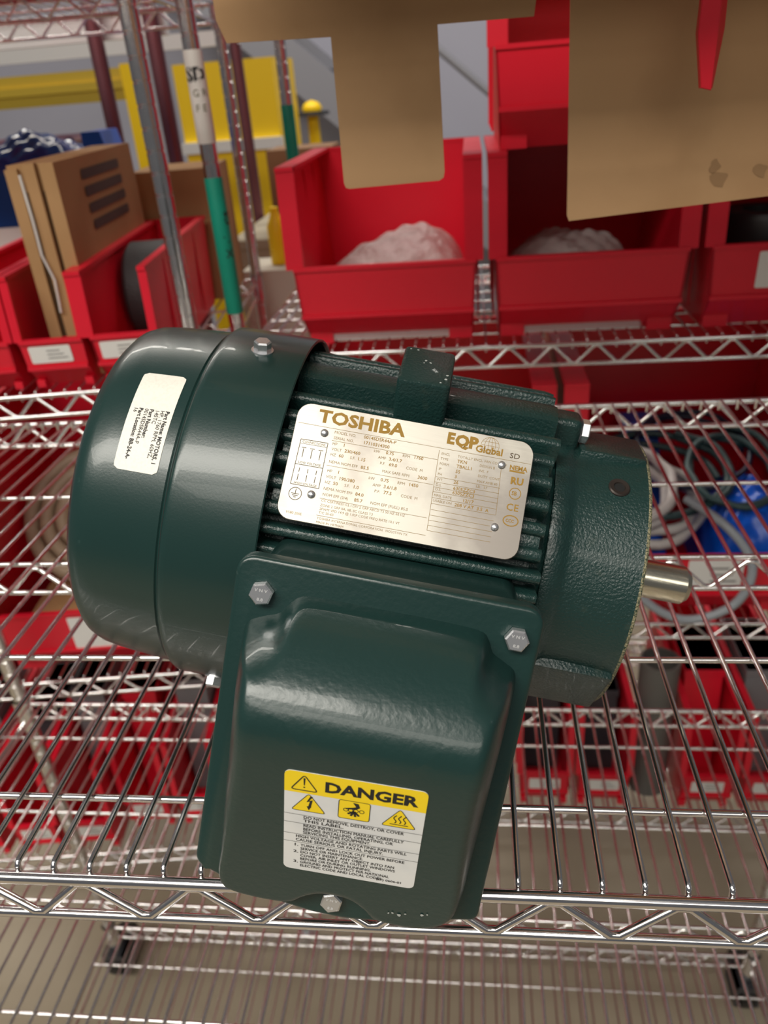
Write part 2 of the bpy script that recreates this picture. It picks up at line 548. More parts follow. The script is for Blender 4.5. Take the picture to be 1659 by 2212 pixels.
BINS = {}
def red_bin(parent_m, key, args, loc, label, group, lab=None, rz=0.0):
    if key not in BINS:
        BINS[key] = bin_mesh(*args)
    o = thing('red_bin', label, 'bin', group=group, mw=parent_m @ Matrix.Translation(loc) @ Matrix.Rotation(rz, 4, 'Z'))
    link('bin_body', BINS[key], o)
    if lab:
        x0, x1, z0, z1 = lab
        under, lip = args[4], args[3]
        def fr(a, b, h):
            return (a, -0.0042 * (b - under) / (lip - under) - 0.0008 - h, b)
        t = MB().prism(rrect(x0, x1, z0, z1, 0.002, 2), 0.0, 0.0004, fr).build('bin_label', M_TAG, o)
        mb = MB()
        w = x1 - x0
        hh = z1 - z0
        for k in range(3):
            zz = z0 + hh * (0.28 + 0.22 * k)
            bar2(mb, x0 + w * 0.42, zz, x1 - w * (0.10 + 0.08 * k), zz, hh * 0.05, fr, 0.0007)
        mb.build('print_line', M_INKG, t)
    return o

I4 = Matrix.Identity(4)
ML = Matrix.Rotation(YAW_L, 4, 'Z')
WIDE = (0.250, 0.29, 0.230, 0.108, 0.044, 0.040, 0.90)
NAR = (0.0842, 0.40, 0.140, 0.0625, 0.027, 0.022, 0.88)
gR = 'wide red bins on the right rear rack'
red_bin(I4, 'wide', WIDE, (0.1175, 0.802, 0.0100), 'wide red bin holding a clear bag below the cardboard tab', gR)
red_bin(I4, 'wide', WIDE, (0.3790, 0.802, 0.0100), 'wide red bin right of the one below the cardboard tab', gR)
red_bin(I4, 'wide', WIDE, (0.6420, 0.802, 0.0100), 'red bin cut by the right frame edge with a black round part inside', gR, lab=(-0.062, 0.02, 0.055, 0.1))
red_bin(I4, 'wide', WIDE, (0.3790, 0.797, 0.2415), 'upper red bin stacked behind the two cardboard pieces', gR)
red_bin(I4, 'wide', WIDE, (0.6420, 0.797, 0.2415), 'upper red bin stacked behind the large cardboard sheet', gR)
ORD = ('first', 'second', 'third', 'fourth', 'fifth', 'sixth', 'seventh')
for k, x in enumerate((0.06, 0.33, 0.60, 0.87)):  # unseen row and its shelf, added to redden wire reflections and block rear light
    red_bin(I4, 'wide', WIDE, (x, 0.806, 0.5205), ORD[k] + ' added unseen wide red bin from the taped post on the right rack top shelf', 'added unseen wide red bins on the top shelf of the right rear rack')
for k in range(7):  # barely seen row added for red reflections and to hold back rear light
    red_bin(ML, 'nar', NAR, (-0.105 - 0.0905 * k, 0.715, 0.4625), ORD[k] + ' added narrow red bin from the chrome post on the left rack top shelf', 'added narrow red bins on the top shelf of the left rear rack')
gR1 = 'red bins on the second shelf of the right rear rack'
BIG = (0.38, 0.36, 0.395, 0.120, 0.05, 0.04, 0.92)
red_bin(I4, 'big', BIG, (0.545, 0.80, -0.4490), 'large red bin full of cables and blue bags right of the shaft', gR1, lab=(0.000, 0.080, 0.060, 0.114))
red_bin(I4, 'big', BIG, (0.150, 0.80, -0.4490), 'large red bin hidden mostly behind the motor', gR1)
red_bin(I4, 'big', BIG, (0.94, 0.80, -0.4490), 'large red bin beyond the right edge of the photo', gR1)

gL = 'narrow red bins on the left rear rack'
NAR = (0.0842, 0.40, 0.140, 0.0625, 0.027, 0.022, 0.88)
for i, (dx, lab) in enumerate(((-0.3000, 'narrow red bin at the left edge under the blue film'), (-0.2085, 'narrow red bin with the brown carton standing in it'),
                               (-0.1195, 'narrow red bin with a black roll inside, right of the carton'))):
    red_bin(ML, 'nar', NAR, (dx, 0.705, 0.0130), lab, gL, lab=(-0.030, 0.022, 0.034, 0.056) if i else (-0.034, 0.008, 0.034, 0.056))
gL1 = 'large red bins on the second shelf of the left rear rack'
red_bin(ML, 'big', BIG, (-0.240, 0.705, -0.4510), 'large red bin with a beige hose coil seen under the fan cover', gL1, lab=(-0.060, 0.045, 0.052, 0.112))
red_bin(ML, 'big', BIG, (-0.637, 0.705, -0.4510), 'large red bin at the far left below the shelf', gL1)
gLow = 'small red bins on the lowest visible shelves'
SMALL = (0.096, 0.34, 0.22, 0.086, 0.036, 0.02, 0.9)
SLIM = (0.082, 0.34, 0.20, 0.075, 0.030, 0.02, 0.9)
lowL = [(-0.4765, -0.8515, 'small labelled red bin low at the left, second from the edge'), (-0.580, -0.8515, 'small labelled red bin low at the left frame edge'),
        (-0.380, -0.8515, 'small red bin low behind the slanting left post'), (-0.287, -0.8515, 'small labelled red bin low at left, right of the slanting post'),
        (-0.193, -0.8515, 'small labelled red bin low beside the terminal box edge')]
for x, z, lab in lowL:
    red_bin(ML, 'slim', SLIM, (x, 0.705 if x < -0.33 else 0.745, z), lab, gLow, lab=(-0.026, 0.026, 0.040, 0.066))
lowR = [(0.345, 'small labelled red bin low at right, nearest the terminal box'), (0.450, 'small labelled red bin low at right with a dark box in it'),
        (0.632, 'small labelled red bin low at right beside the grey tube'), (0.738, 'small labelled red bin low at the right frame edge')]
for x, lab in lowR:
    red_bin(I4, 'small', SMALL, (x, 0.81, -0.8850), lab, gLow, lab=(-0.028, 0.028, 0.046, 0.074))

# ------------------------------------------------------------------ bin contents
def simple(name, mb, m, label, cat, group=None, mw=None, smooth=40):
    o = mb.build(name, m, None, smooth)
    if mw is not None:
        o.matrix_world = mw
    return tag(o, label, cat, group)

def sheet_bag(name, x0, x1, y0, y1, z0, amp, label, m=M_BAG, mw=I4, nx=44, ny=36, seed=1, cat='bag', tilt=0.0):
    rnd = random.Random(seed)
    ph = [(rnd.uniform(-70, 70), rnd.uniform(-70, 70), rnd.uniform(0, 6.28), rnd.uniform(.3, 1)) for _ in range(9)]
    vs, fs = [], []
    for layer in (1, 0):
        for j in range(ny + 1):
            for i in range(nx + 1):
                a, b = i / nx, j / ny
                x, y = x0 + (x1 - x0) * a, y0 + (y1 - y0) * b
                env = (max(0.0, math.sin(PI * a)) ** 0.22) * (max(0.0, math.sin(PI * b)) ** 0.22)
                w = sum(p[3] * math.sin(p[0] * x + p[1] * y + p[2]) for p in ph) / 4
                z = z0 + (env * amp * (0.88 + 0.09 * w + 0.016 * math.sin(170 * x + 110 * y + 3 * w) + 0.012 * math.sin(210 * y - 150 * x + 5 * w)) + tilt * a * env if layer else 0.0)
                vs.append((x, y, z))
    n1 = (nx + 1) * (ny + 1)
    for layer in (0, 1):
        for j in range(ny):
            for i in range(nx):
                q = [layer * n1 + j * (nx + 1) + i, layer * n1 + j * (nx + 1) + i + 1, layer * n1 + (j + 1) * (nx + 1) + i + 1, layer * n1 + (j + 1) * (nx + 1) + i]
                fs.append(tuple(q if layer == 0 else reversed(q)))
    mb = MB().add(vs, fs)
    return simple(name, mb, m, label, cat, mw=mw, smooth=70)

sheet_bag('clear_bag', 0.022, 0.222, 0.83, 1.05, 0.0133, 0.122, 'crumpled clear bag of parts in the red bin below the cardboard tab', seed=3, tilt=0.03)
sheet_bag('clear_bag', 0.272, 0.455, 0.83, 1.05, 0.0133, 0.122, 'crumpled clear bag in the second wide red bin', seed=5)
mb = MB()
mb.lathe([(0, 0.052), (0.006, 0.058), (0.034, 0.058), (0.042, 0.052), (0.042, 0.03), (0.0, 0.03)], 32, 'Z')
simple('black_roll', mb, M_BLACK, 'glossy black round part in the bin at the right edge', 'roll', mw=Matrix.Translation((0.622, 0.925, 0.0975)))
MB_ = MB().box(-0.04, 0.09, 0, 0.16, 0, 0.084)
simple('small_carton', MB_, M_CARD, 'small carton under the black round part', 'carton', mw=Matrix.Translation((0.60, 0.86, 0.0133)))

# the brown carton standing in a narrow bin
ct = thing('brown_carton', 'tall brown carton with dark print bars leaning in a narrow red bin', 'carton', mw=ML @ Matrix.Translation((-0.1950, 0.745, 0.0165)))
W2 = 0.0282
H = 0.254
mb = MB()
mb.box(-W2, W2, 0.004, 0.335, 0.0, H)
mb.build('carton_body', M_CARD, ct)
# front end: two upright flaps and a dark strip standing for shade in the slots
MB().box(-W2 - 0.0008, -W2 + 0.014, -0.003, 0.004, 0.0, H - 0.004).build('flap', M_CARD, ct)
MB().box(-W2 + 0.022, -W2 + 0.036, -0.006, 0.004, 0.0, H + 0.001).build('flap', M_CARD, ct)
MB().box(W2 - 0.016, W2 + 0.0008, -0.003, 0.004, 0.0, H).build('flap', M_CARD, ct)
mbd = MB().box(-W2 + 0.014, W2 - 0.016, 0.0025, 0.0045, 0.01, H - 0.03)
mbd.build('slot_shade', mat('carton_slot_shade', (0.07, 0.035, 0.012), 0.8), ct)
mb = MB()
for k in range(4):
    z = H - 0.022 - 0.0205 * k
    poly = rrect(0.085 + 0.002 * k, 0.255 + 0.002 * k, z - 0.0055, z + 0.0065, 0.004, 3)
    mb.add([(W2 + 0.0012, y, zz) for y, zz in poly], [tuple(range(len(poly)))])
mb.build('printed_bar', mat('carton_print', (0.075, 0.045, 0.035), 0.7), ct)
MB().tube([(-W2 + 0.018, -0.008, H - 0.01), (-W2 + 0.020, -0.010, H - 0.06), (-W2 + 0.019, -0.009, H - 0.10), (-W2 + 0.027, -0.010, H - 0.13), (-W2 + 0.024, -0.010, H - 0.17)], 0.0016, 6).build('string', M_TAG, ct, 60)

# black roll in the third narrow bin
mb = MB().lathe([(-0.030, 0.030), (-0.030, 0.062), (-0.024, 0.068), (0.024, 0.068), (0.030, 0.062), (0.030, 0.030)], 36, 'X')
simple('black_roll', mb, mat('black_tyre', (0.035, 0.033, 0.035), 0.6, bump=(300, 0.6, 0.002)), 'black ribbed roll in the narrow bin beside the chrome post', 'roll', mw=ML @ Matrix.Translation((-0.1195, 0.90, 0.0845)))
simple('small_carton', MB().box(-0.012, 0.012, 0, 0.03, 0, 0.035), M_CARD, 'tiny carton lying in front of the black ribbed roll', 'carton', mw=ML @ Matrix.Translation((-0.1195, 0.775, 0.0162)))

# blue film heap and tote behind the carton
sheet_bag('blue_film', -0.46, -0.262, 1.12, 1.285, 0.1585, 0.15, 'shiny blue plastic film heaped behind the carton', M_NAVY, ML, seed=9, cat='film')
simple('blue_box', MB().hexa([(0, 0, 0), (0.06, 0, 0), (0.06, 0.10, 0), (0, 0.10, 0), (0.005, 0, 0.13), (0.035, 0, 0.13), (0.035, 0.10, 0.13), (0.005, 0.10, 0.13)]), M_BLUE,
       'bright blue plastic box standing beside the blue film', 'box', mw=ML @ Matrix.Translation((-0.258, 1.13, 0.1582)))
simple('white_carton', MB().box(-0.36, -0.1, 0, 0.19, 0, 0.145), M_TAG, 'white carton under the blue film', 'carton', mw=ML @ Matrix.Translation((-0.112, 1.112, 0.0130)))

# contents of the cable bin (right)
def coil(name, cx, cy, z, rx, ry, turns, r, m, label, seed=0, tiltx=0.0, mw=I4, n=22, cat='cable', rise=None):
    rnd = random.Random(seed)
    pts = []
    steps = int(turns * n)
    for i in range(steps + 1):
        a = 2 * PI * i / n
        k = 1 + 0.10 * math.sin(a * 0.37 + seed) + 0.04 * rnd.uniform(-1, 1)
        zz = z + (rise if rise else 2.1 * r) * (i / n) * 0.8
        x, y = cx + rx * k * math.cos(a), cy + ry * k * math.sin(a)
        pts.append((x, y, zz + (y - cy) * tiltx))
    mb = MB().tube(spline(pts, 2, False), r, 8)
    return simple(name, mb, m, label, cat, mw=mw, smooth=60)
coil('grey_hose', 0.500, 0.945, -0.335, 0.098, 0.082, 2.6, 0.0085, M_HOSEG, 'thick pale grey hose coiled in the cable bin beside the shaft', 1, 0.25)
coil('dark_cable', 0.520, 0.965, -0.285, 0.115, 0.085, 2.2, 0.0060, M_HOSED, 'dark green cable looped over the hose in the cable bin', 4, 0.35)
coil('dark_cable', 0.590, 1.02, -0.262, 0.085, 0.075, 1.7, 0.0050, mat('navy_cable', (0.015, 0.02, 0.05), 0.4), 'thin navy cable coiled at the back of the cable bin', 6, 0.4)
sheet_bag('blue_bag', 0.375, 0.54, 0.86, 1.10, -0.4455, 0.165, 'crumpled blue bag under the hose in the cable bin', M_BLUE, seed=11)
sheet_bag('blue_bag', 0.60, 0.722, 0.84, 1.05, -0.4455, 0.185, 'crumpled blue bag at the right edge of the cable bin', M_BLUE, seed=12)
simple('blue_box', MB().hexa([(0, 0, 0), (0.06, 0, 0), (0.06, 0.05, 0), (0, 0.05, 0), (-0.01, 0.06, 0.16), (0.05, 0.06, 0.16), (0.05, 0.11, 0.16), (-0.01, 0.11, 0.16)]), M_BLUE,
       'bright blue box leaning at the back of the cable bin', 'box', mw=Matrix.Translation((0.50, 1.03, -0.395)))
mb = MB().tube(spline([(0.445, 0.83, -0.30), (0.455, 0.792, -0.325), (0.475, 0.775, -0.385), (0.54, 0.77, -0.425), (0.61, 0.772, -0.40), (0.632, 0.783, -0.34), (0.60, 0.81, -0.29), (0.55, 0.87, -0.27)], 6, False), 0.0068, 8)
simple('grey_hose', mb, mat('grey_blue_hose', (0.30, 0.33, 0.36), 0.4), 'grey hose loop hanging over the labelled lip of the cable bin', 'cable', smooth=60)
coil('grey_hose', 0.470, 0.93, -0.305, 0.072, 0.075, 2.2, 0.0095, mat('pale_hose', (0.62, 0.59, 0.57), 0.45), 'palest hose coil at the left of the cable bin by the motor face', 8, 0.3)
coil('dark_cable', 0.640, 0.955, -0.275, 0.068, 0.085, 2.3, 0.0055, mat('teal_cable', (0.03, 0.075, 0.08), 0.45), 'teal cable coil at the right of the cable bin', 9, 0.3)
# beige hose coil in the left bin
for i, rr in enumerate((0.118, 0.092, 0.066, 0.040)):
    pts = [(rr * math.cos(2 * PI * k / 30), rr * math.sin(2 * PI * k / 30) * 0.95, 0) for k in range(30)]
    mb = MB().tube(pts, 0.0125, 8, True)
    words = ('outermost', 'second', 'third', 'innermost')[i]
    simple('beige_hose', mb, M_HOSEB, words + ' ring of the beige hose roll in the bin under the fan cover', 'hose', 'beige hose roll',
           mw=ML @ Matrix.Translation((-0.285, 0.895, -0.265)) @ Matrix.Rotation(R(42), 4, 'X'), smooth=60)
simple('small_carton', MB().box(-0.10, 0.10, 0, 0.20, 0, 0.078), M_CARD, 'flat carton under the beige hose roll', 'carton', mw=ML @ Matrix.Translation((-0.285, 0.755, -0.4475)))
# grey parts standing in the low bins
gG = 'grey and black parts standing in the low bins'
def upright(mw, x, y, z, w, d, h, m, label, lean=0.0):
    mb = MB()
    mb.hexa([(-w / 2, 0, 0), (w / 2, 0, 0), (w / 2, d, 0), (-w / 2, d, 0), (-w / 2 + lean, 0.01, h), (w / 2 + lean, 0.01, h), (w / 2 + lean, d, h), (-w / 2 + lean, d, h)])
    mb.box(-w / 2 - 0.002 + lean, w / 2 + 0.002 + lean, 0.006, d + 0.002, h - 0.012, h)
    return simple('storage_case', mb, m, label, 'case', gG, mw=mw @ Matrix.Translation((x, y, z)))
UL = [(-0.4765, M_GREYD, 'dark case in the second low bin from the left edge', 0.20), (-0.380, M_GREYP, 'grey case in the low bin behind the slanting post', 0.25),
      (-0.287, M_RED, 'red case in the low bin right of the slanting post', 0.24), (-0.193, M_GREYP, 'grey case in the low bin by the terminal box', 0.26), (-0.580, M_GREYP, 'grey case in the low bin at the left edge', 0.22)]
for x, m, lab, h in UL:
    upright(ML, x, 0.83, -0.8480, 0.056, 0.16, h, m, lab)
UR = [(0.345, M_GREYD, 'black case in the low right bin nearest the terminal box', 0.21), (0.450, M_GREYD, 'dark case in the second low right bin', 0.19),
      (0.632, M_RED, 'red case in the low right bin beside the grey tube', 0.24), (0.738, M_GREYP, 'grey case in the low bin at the right frame edge', 0.24)]
for x, m, lab, h in UR:
    upright(I4, x, 0.90, -0.8815, 0.066, 0.16, h, m, lab)
mb = MB().lathe([(0, 0.034), (0.30, 0.034), (0.30, 0.029), (0.01, 0.029)], 28, 'Z', (0, 0, 0), True)
simple('grey_tube', mb, mat('dull_grey_tube', (0.12, 0.115, 0.105), 0.6), 'upright grey tube between the low red bins at the right', 'tube', mw=Matrix.Translation((0.542, 0.87, -0.8850)))

# things on the rear right part of the left rack (behind the posts)
simple('brown_carton', MB().box(-0.20, -0.065, 0, 0.15, 0, 0.21), M_CARD, 'brown carton behind the chrome posts, left of the wide bins', 'carton', mw=ML @ Matrix.Translation((0.01, 1.128, 0.0130)))
simple('brown_carton', MB().box(0, 0.155, 0, 0.14, 0, 0.19), mat('dark_cardboard', (0.25, 0.13, 0.06), 0.8), 'darker brown carton far behind the taped post', 'carton', mw=Matrix.Translation((-0.245, 1.75, FLOOR_Z + 1.14)))
simple('support_cabinet', MB().box(-0.32, 0.0, 0, 0.5, 0, 1.14).box(-0.325, 0.005, -0.01, 0.51, 1.12, 1.139), mat('beige_cabinet', (0.42, 0.36, 0.26), 0.6), 'beige cabinet far behind the taped post', 'cabinet', mw=Matrix.Translation((-0.03, 1.72, FLOOR_Z)))
for i, (x, lab) in enumerate(((-0.165, 'yellow bottle left of the rear chrome post'), (-0.112, 'yellow bottle right of the rear chrome post'))):
    mb = MB().lathe([(0, 0.017), (0.002, 0.0185), (0.075, 0.0185), (0.088, 0.012), (0.10, 0.008), (0.11, 0.008)], 20, 'Z', (0, 0, 0), True, True)
    simple('yellow_bottle', mb, M_YEL, lab, 'bottle', 'yellow bottles', mw=Matrix.Translation((x, 1.42, 0.008)))
simple('white_carton', MB().box(-0.09, 0.09, 0, 0.13, 0, 1.12).box(-0.092, 0.092, -0.002, 0.132, 1.0, 1.137), mat('pale_carton', (0.55, 0.50, 0.42), 0.7), 'tall pale carton under the yellow bottles', 'carton', mw=Matrix.Translation((-0.14, 1.36, FLOOR_Z)))

# ------------------------------------------------------------------ far background
by = thing('back_rack', 'galvanised rack far behind at the upper left with maroon posts', 'shelving rack', mw=Matrix.Translation((0, 0, 0)))
M_MPOST = mat('maroon_post', (0.22, 0.085, 0.10), 0.35, 0.6)
for x in (-0.494, -0.376):
    MB().tube([(x, 1.5, FLOOR_Z), (x, 1.5, 1.0)], 0.0155, 14).build('post', M_MPOST, by, 50)
MB().box(-1.9, -0.36, 1.53, 1.555, 0.435, 0.470).box(-1.9, -0.36, 1.528, 1.56, 0.470, 0.474).build('beam', M_STEEL, by)
MB().box(-1.9, -0.36, 2.1, 2.12, 0.435, 0.470).build('beam', M_STEEL, by)
MB().tube([(-1.85, 1.5, FLOOR_Z), (-1.85, 1.5, 1.0)], 0.0155, 14).build('post', M_MPOST, by, 50)
for x in (-0.494, -0.376, -1.85):
    MB().tube([(x, 2.11, FLOOR_Z), (x, 2.11, 1.0)], 0.0155, 14).build('post', M_MPOST, by, 50)

tt = thing('mauve_tote', 'mauve plastic tote far behind the carton', 'tote', (-1.2, 2.35, 0.089))
mb = MB()
mb.box(-0.20, 0.20, -0.003, 0.0, 0, 0.055).box(-0.20, 0.20, 0.36, 0.363, 0, 0.145).box(-0.203, -0.197, -0.003, 0.363, 0, 0.145).box(0.197, 0.203, -0.003, 0.363, 0, 0.145).box(-0.2, 0.2, 0, 0.36, 0, 0.004)
mb.box(-0.215, 0.215, -0.012, 0.0, 0.135, 0.15).box(-0.215, -0.195, -0.012, 0.37, 0.138, 0.15).box(0.195, 0.215, -0.012, 0.37, 0.138, 0.15).box(-0.215, 0.215, 0.355, 0.375, 0.138, 0.15)
mb.build('tote_body', M_MAUVE, tt)
MB().box(-0.03, 0.03, -0.006, 0.0, 0.02, 0.045).build('handle', M_GREYD, tt)
for x in (-0.235, 0.235):
    MB().lathe([(0.03, 0.008), (0.035, 0.022), (0.055, 0.026), (0.075, 0.018), (0.08, 0.0)], 16, 'Z', (x, -0.02, 0), True).box(x - 0.02, x + 0.02, -0.02, 0.02, 0.02, 0.035).build('latch_knob', M_ORANGE, tt, 50)
simple('grey_workbench', MB().box(-0.9, 0.35, -0.1, 0.5, 1.175, 1.2185).box(-0.88, -0.83, -0.05, 0.0, 0, 1.176).box(0.28, 0.33, -0.05, 0.0, 0, 1.176).box(-0.88, -0.83, 0.4, 0.45, 0, 1.176).box(0.28, 0.33, 0.4, 0.45, 0, 1.176),
       M_GREYP, 'grey workbench far behind, holding the mauve tote', 'workbench', mw=Matrix.Translation((-1.2, 2.35, FLOOR_Z)))

yc = thing('yellow_cabinet', 'yellow cabinet with white crossbar far behind the taped post', 'cabinet', (-0.68, 3.05, FLOOR_Z))
MB().box(-0.19, 0.19, 0, 0.4, 0, 1.56).build('cabinet_body', M_YEL, yc)
MB().box(-0.20, 0.20, -0.02, -0.001, 1.255, 1.295).build('crossbar', M_STEEL, yc)
MB().box(-0.003, 0.003, -0.006, -0.001, 0.02, 1.24).build('door_seam', M_YEL2, yc)
yb = thing('yellow_barrier', 'dull yellow guard rail far behind at the upper left', 'guard rail', (-1.5, 3.1, FLOOR_Z))
MB().box(-0.7, 0.49, 0, 0.03, 1.46, 1.57).box(-0.7, 0.49, -0.012, 0.0, 1.50, 1.53).build('rail', M_YEL2, yb)
for x in (-0.65, 0.42):
    MB().box(x, x + 0.08, -0.03, 0.05, 0, 1.58).build('post', M_YEL, yb)
for x, w in ((-1.75, 0.05), (-1.35, 0.03)):
    pass
st = thing('staircase', 'grey staircase with sloping stringers against the far wall', 'staircase', (0, 0, 0))
for y in (4.35, 4.95):
    MB().hexa([(-1.6, y, 1.35), (-1.6, y + 0.04, 1.35), (-1.6, y + 0.04, 1.10), (-1.6, y, 1.10), (0.9, y, -0.80), (0.9, y + 0.04, -0.80), (0.9, y + 0.04, -1.05), (0.9, y, -1.05)]).build('stringer', M_STAIR, st)
for k in range(9):
    t = (k + 0.5) / 9
    MB().box(-1.6 + 2.5 * t - 0.12, -1.6 + 2.5 * t + 0.12, 4.38, 4.96, 1.2 - 2.1 * t - 0.02, 1.2 - 2.1 * t + 0.015).build('tread', M_STAIR, st)
MB().tube([(-1.6, 4.36, 1.85), (0.9, 4.36, -0.25)], 0.02, 10).build('handrail', M_STAIR, st, 50)
MB().box(0.86, 0.94, 4.3, 5.0, FLOOR_Z, -0.9).build('stair_foot', M_STAIR, st)
yl = thing('yellow_bollard', 'yellow bollard with dark cap far behind left of the cardboard tab', 'bollard', (-0.46, 3.62, FLOOR_Z))
MB().lathe([(0, 0.026), (1.34, 0.026)], 20, 'Z', (0, 0, 0), True, True).build('bollard_post', M_YEL, yl, 50)
MB().lathe([(1.34, 0.075), (1.355, 0.075)], 20, 'Z', (0, 0, 0), True, True).build('cap', M_GREYD, yl, 50)
MB().lathe([(1.355, 0.04), (1.37, 0.045), (1.39, 0.03), (1.40, 0.0)], 20, 'Z', (0, 0, 0), True).build('lamp', M_YEL, yl, 60)

# ------------------------------------------------------------------ hanging cardboard
hc = thing('cardboard_flap', 'brown cardboard strip with a square tab hanging down at the top centre', 'cardboard', (0, 0.38, 0.4))
pl = [(0.062, 0.0585), (0.062, -0.030), (0.067, -0.0437), (0.1391, -0.0455)] 
pl += [(0.1391, -0.137), (0.1402, -0.1405), (0.143, -0.1413), (0.2085, -0.1398), (0.2117, -0.138), (0.2125, -0.134), (0.2110, -0.0438), (0.274, -0.0442), (0.2759, -0.030), (0.2759, 0.0585)]
MB().prism(pl, -0.0015, 0.0015, lambda a, b, h: (a, h, b), 0.0004).build('flap_sheet', M_CARD2, hc)
hs = thing('cardboard_sheet', 'large brown cardboard sheet with a stained lower edge hanging at the upper right', 'cardboard', (0, 0.385, 0.4))
pl = [(0.2955, 0.0585), (0.3005, -0.170), (0.3020, -0.1738), (0.52, -0.160), (0.52, 0.0585)]
MB().prism(pl, -0.0015, 0.0015, lambda a, b, h: (a, h, b), 0.0004).build('sheet', M_CARD2, hs)
M_STAIN = mat('oil_stain', (0.36, 0.21, 0.10), 0.8)
for cx, cz, s in ((0.4045, -0.152, 0.006), (0.4005, -0.143, 0.004), (0.432, -0.148, 0.005)):
    pts = [(cx + s * (1 + 0.3 * math.sin(3 * a + cx * 900)) * math.cos(a) * 0.9, cz + s * (1 + .25 * math.cos(2 * a + cx * 700)) * math.sin(a)) for a in [2 * PI * k / 18 for k in range(18)]]
    mbs = MB()
    mbs.add([(a, -0.0018, b) for a, b in pts], [tuple(range(18))])
    mbs.build('stain', M_STAIN, hs)

for x0_, x1_, lab in ((0.055, 0.285, 'added unseen brown carton on the top shelf shading the cardboard strip with the tab'), (0.292, 0.560, 'added unseen brown carton on the top shelf shading the large cardboard sheet')):
    up = thing('brown_carton', lab, 'carton', ((x0_ + x1_) / 2, 0.20, 0.4625))  # out-of-view carton added to darken the top of the hanging cardboard
    w_ = (x1_ - x0_) / 2
    MB().box(-w_, w_, 0, 0.175, 0, 0.19).build('carton_body', M_CARD, up)
    MB().box(-w_ - 0.0005, w_ + 0.0005, 0.075, 0.10, 0.19, 0.1906).build('packing_tape', M_STICK, up)

# red plastic tongue hanging in front of the sheet
rt = thing('red_tongue', 'red plastic tongue hanging in front of the large cardboard sheet', 'plastic tongue', (0, 0.34, 0.4))
mb = MB()
f = [(0.3710, 0.0575), (0.3690, -0.0625), (0.3732, -0.0921), (0.3795, -0.0938), (0.3813, -0.0642), (0.3806, 0.0575)]
mb.prism(f, -0.003, 0.003, lambda a, b, h: (a, -h - (0.004 if b < -0.065 else 0), b), 0.0006)
mb.build('tongue_face', mat('bright_red_plastic', (0.72, 0.012, 0.03), 0.35), rt, 20)
mb = MB()
f = [(0.3808, 0.0575), (0.3813, -0.0642), (0.3797, -0.0935), (0.3821, -0.0927), (0.3868, -0.0610), (0.3846, 0.0575)]
mb.prism(f, -0.006, 0.001, lambda a, b, h: (a, -h + (a - 0.381) * 1.2, b), 0.0005)
mb.build('tongue_side', M_RED, rt, 20)
MB().box(0.369, 0.3868, -0.008, 0.03, 0.0560, 0.0585).build('tongue_root', M_RED, rt)

# ------------------------------------------------------------------ the motor
MO = Vector((0.3041, 0.1509, 0.0727))
ma = Vector((0.97702, -0.03379, -0.21042)).normalized()
mu = Vector((0.03456, 0.9994, 0.0)).normalized()
mv = ma.cross(mu).normalized()
MM = Matrix(((ma.x, mu.x, mv.x, MO.x), (ma.y, mu.y, mv.y, MO.y), (ma.z, mu.z, mv.z, MO.z), (0, 0, 0, 1)))
mo = thing('electric_motor', 'dark green electric motor with steel nameplate lying on the wire shelf', 'electric motor', mw=MM)

def cyl(t, phi, r):          # phi from the camera side (-y) towards +z
    return (t, -r * math.cos(phi), r * math.sin(phi))
def plane(phi, h0):          # frame on a plane facing phi at distance h0
    c, s = math.cos(phi), math.sin(phi)
    def fr(a, b, h):
        hh = h0 + h
        return (a, -c * hh + s * b, s * hh + c * b)
    return fr

# fan cover
prof = [(-0.1830, 0.0978), (-0.1815, 0.0984), (-0.1812, 0.0992), (-0.1818, 0.0997), (-0.2225, 0.0992), (-0.2248, 0.0989), (-0.2262, 0.0980), (-0.2268, 0.0966), (-0.2272, 0.0954), (-0.2282, 0.0948), (-0.2290, 0.0954),
        (-0.2300, 0.0953), (-0.2450, 0.0942), (-0.2600, 0.0929), (-0.2680, 0.0917), (-0.2730, 0.0895), (-0.2765, 0.0855), (-0.2782, 0.0800), (-0.2788, 0.070), (-0.2790, 0.045), (-0.2790, 0.0)]
fc = MB().lathe(prof, 120, 'X').build('fan_cover', M_GREEN_S, mo, 40)
MB().lathe([(-0.1830, 0.0978), (-0.2270, 0.0960), (-0.2290, 0.0930), (-0.262, 0.0900), (-0.276, 0.07)], 96, 'X').build('cover_inner_shade', M_DARK, mo, 60)  # black inner skin stands for the shade inside the fan cover

def hexbolt(parent, pos, nrm, r, h, washer=0.0, rot=0.2, dome=0.3, name='bolt'):
    nrm = Vector(nrm).normalized()
    s = nrm.orthogonal().normalized()
    t = nrm.cross(s)
    pos = Vector(pos)
    mb = MB()
    def ring(rad, hh, n, ro):
        return [pos + nrm * hh + (s * math.cos(2 * PI * k / n + ro) + t * math.sin(2 * PI * k / n + ro)) * rad for k in range(n)]
    if washer:
        a, b = ring(washer, 0, 24, 0), ring(washer, 0.0012, 24, 0)
        mb.add(a + b, [tuple((k, (k + 1) % 24, 24 + (k + 1) % 24, 24 + k)) for k in range(24)] + [tuple(range(24, 48))])
    n = 6
    A, B, Cc = ring(r, 0.0006, n, rot), ring(r, h * 0.86, n, rot), ring(r * 0.86, h, n, rot)
    mb.add(A + B + Cc, [((k), (k + 1) % n, n + (k + 1) % n, n + k) for k in range(n)] + [(n + k, n + (k + 1) % n, 2 * n + (k + 1) % n, 2 * n + k) for k in range(n)] + [tuple(range(2 * n, 3 * n))])
    return mb.build(name, M_ZINC, parent, 25)

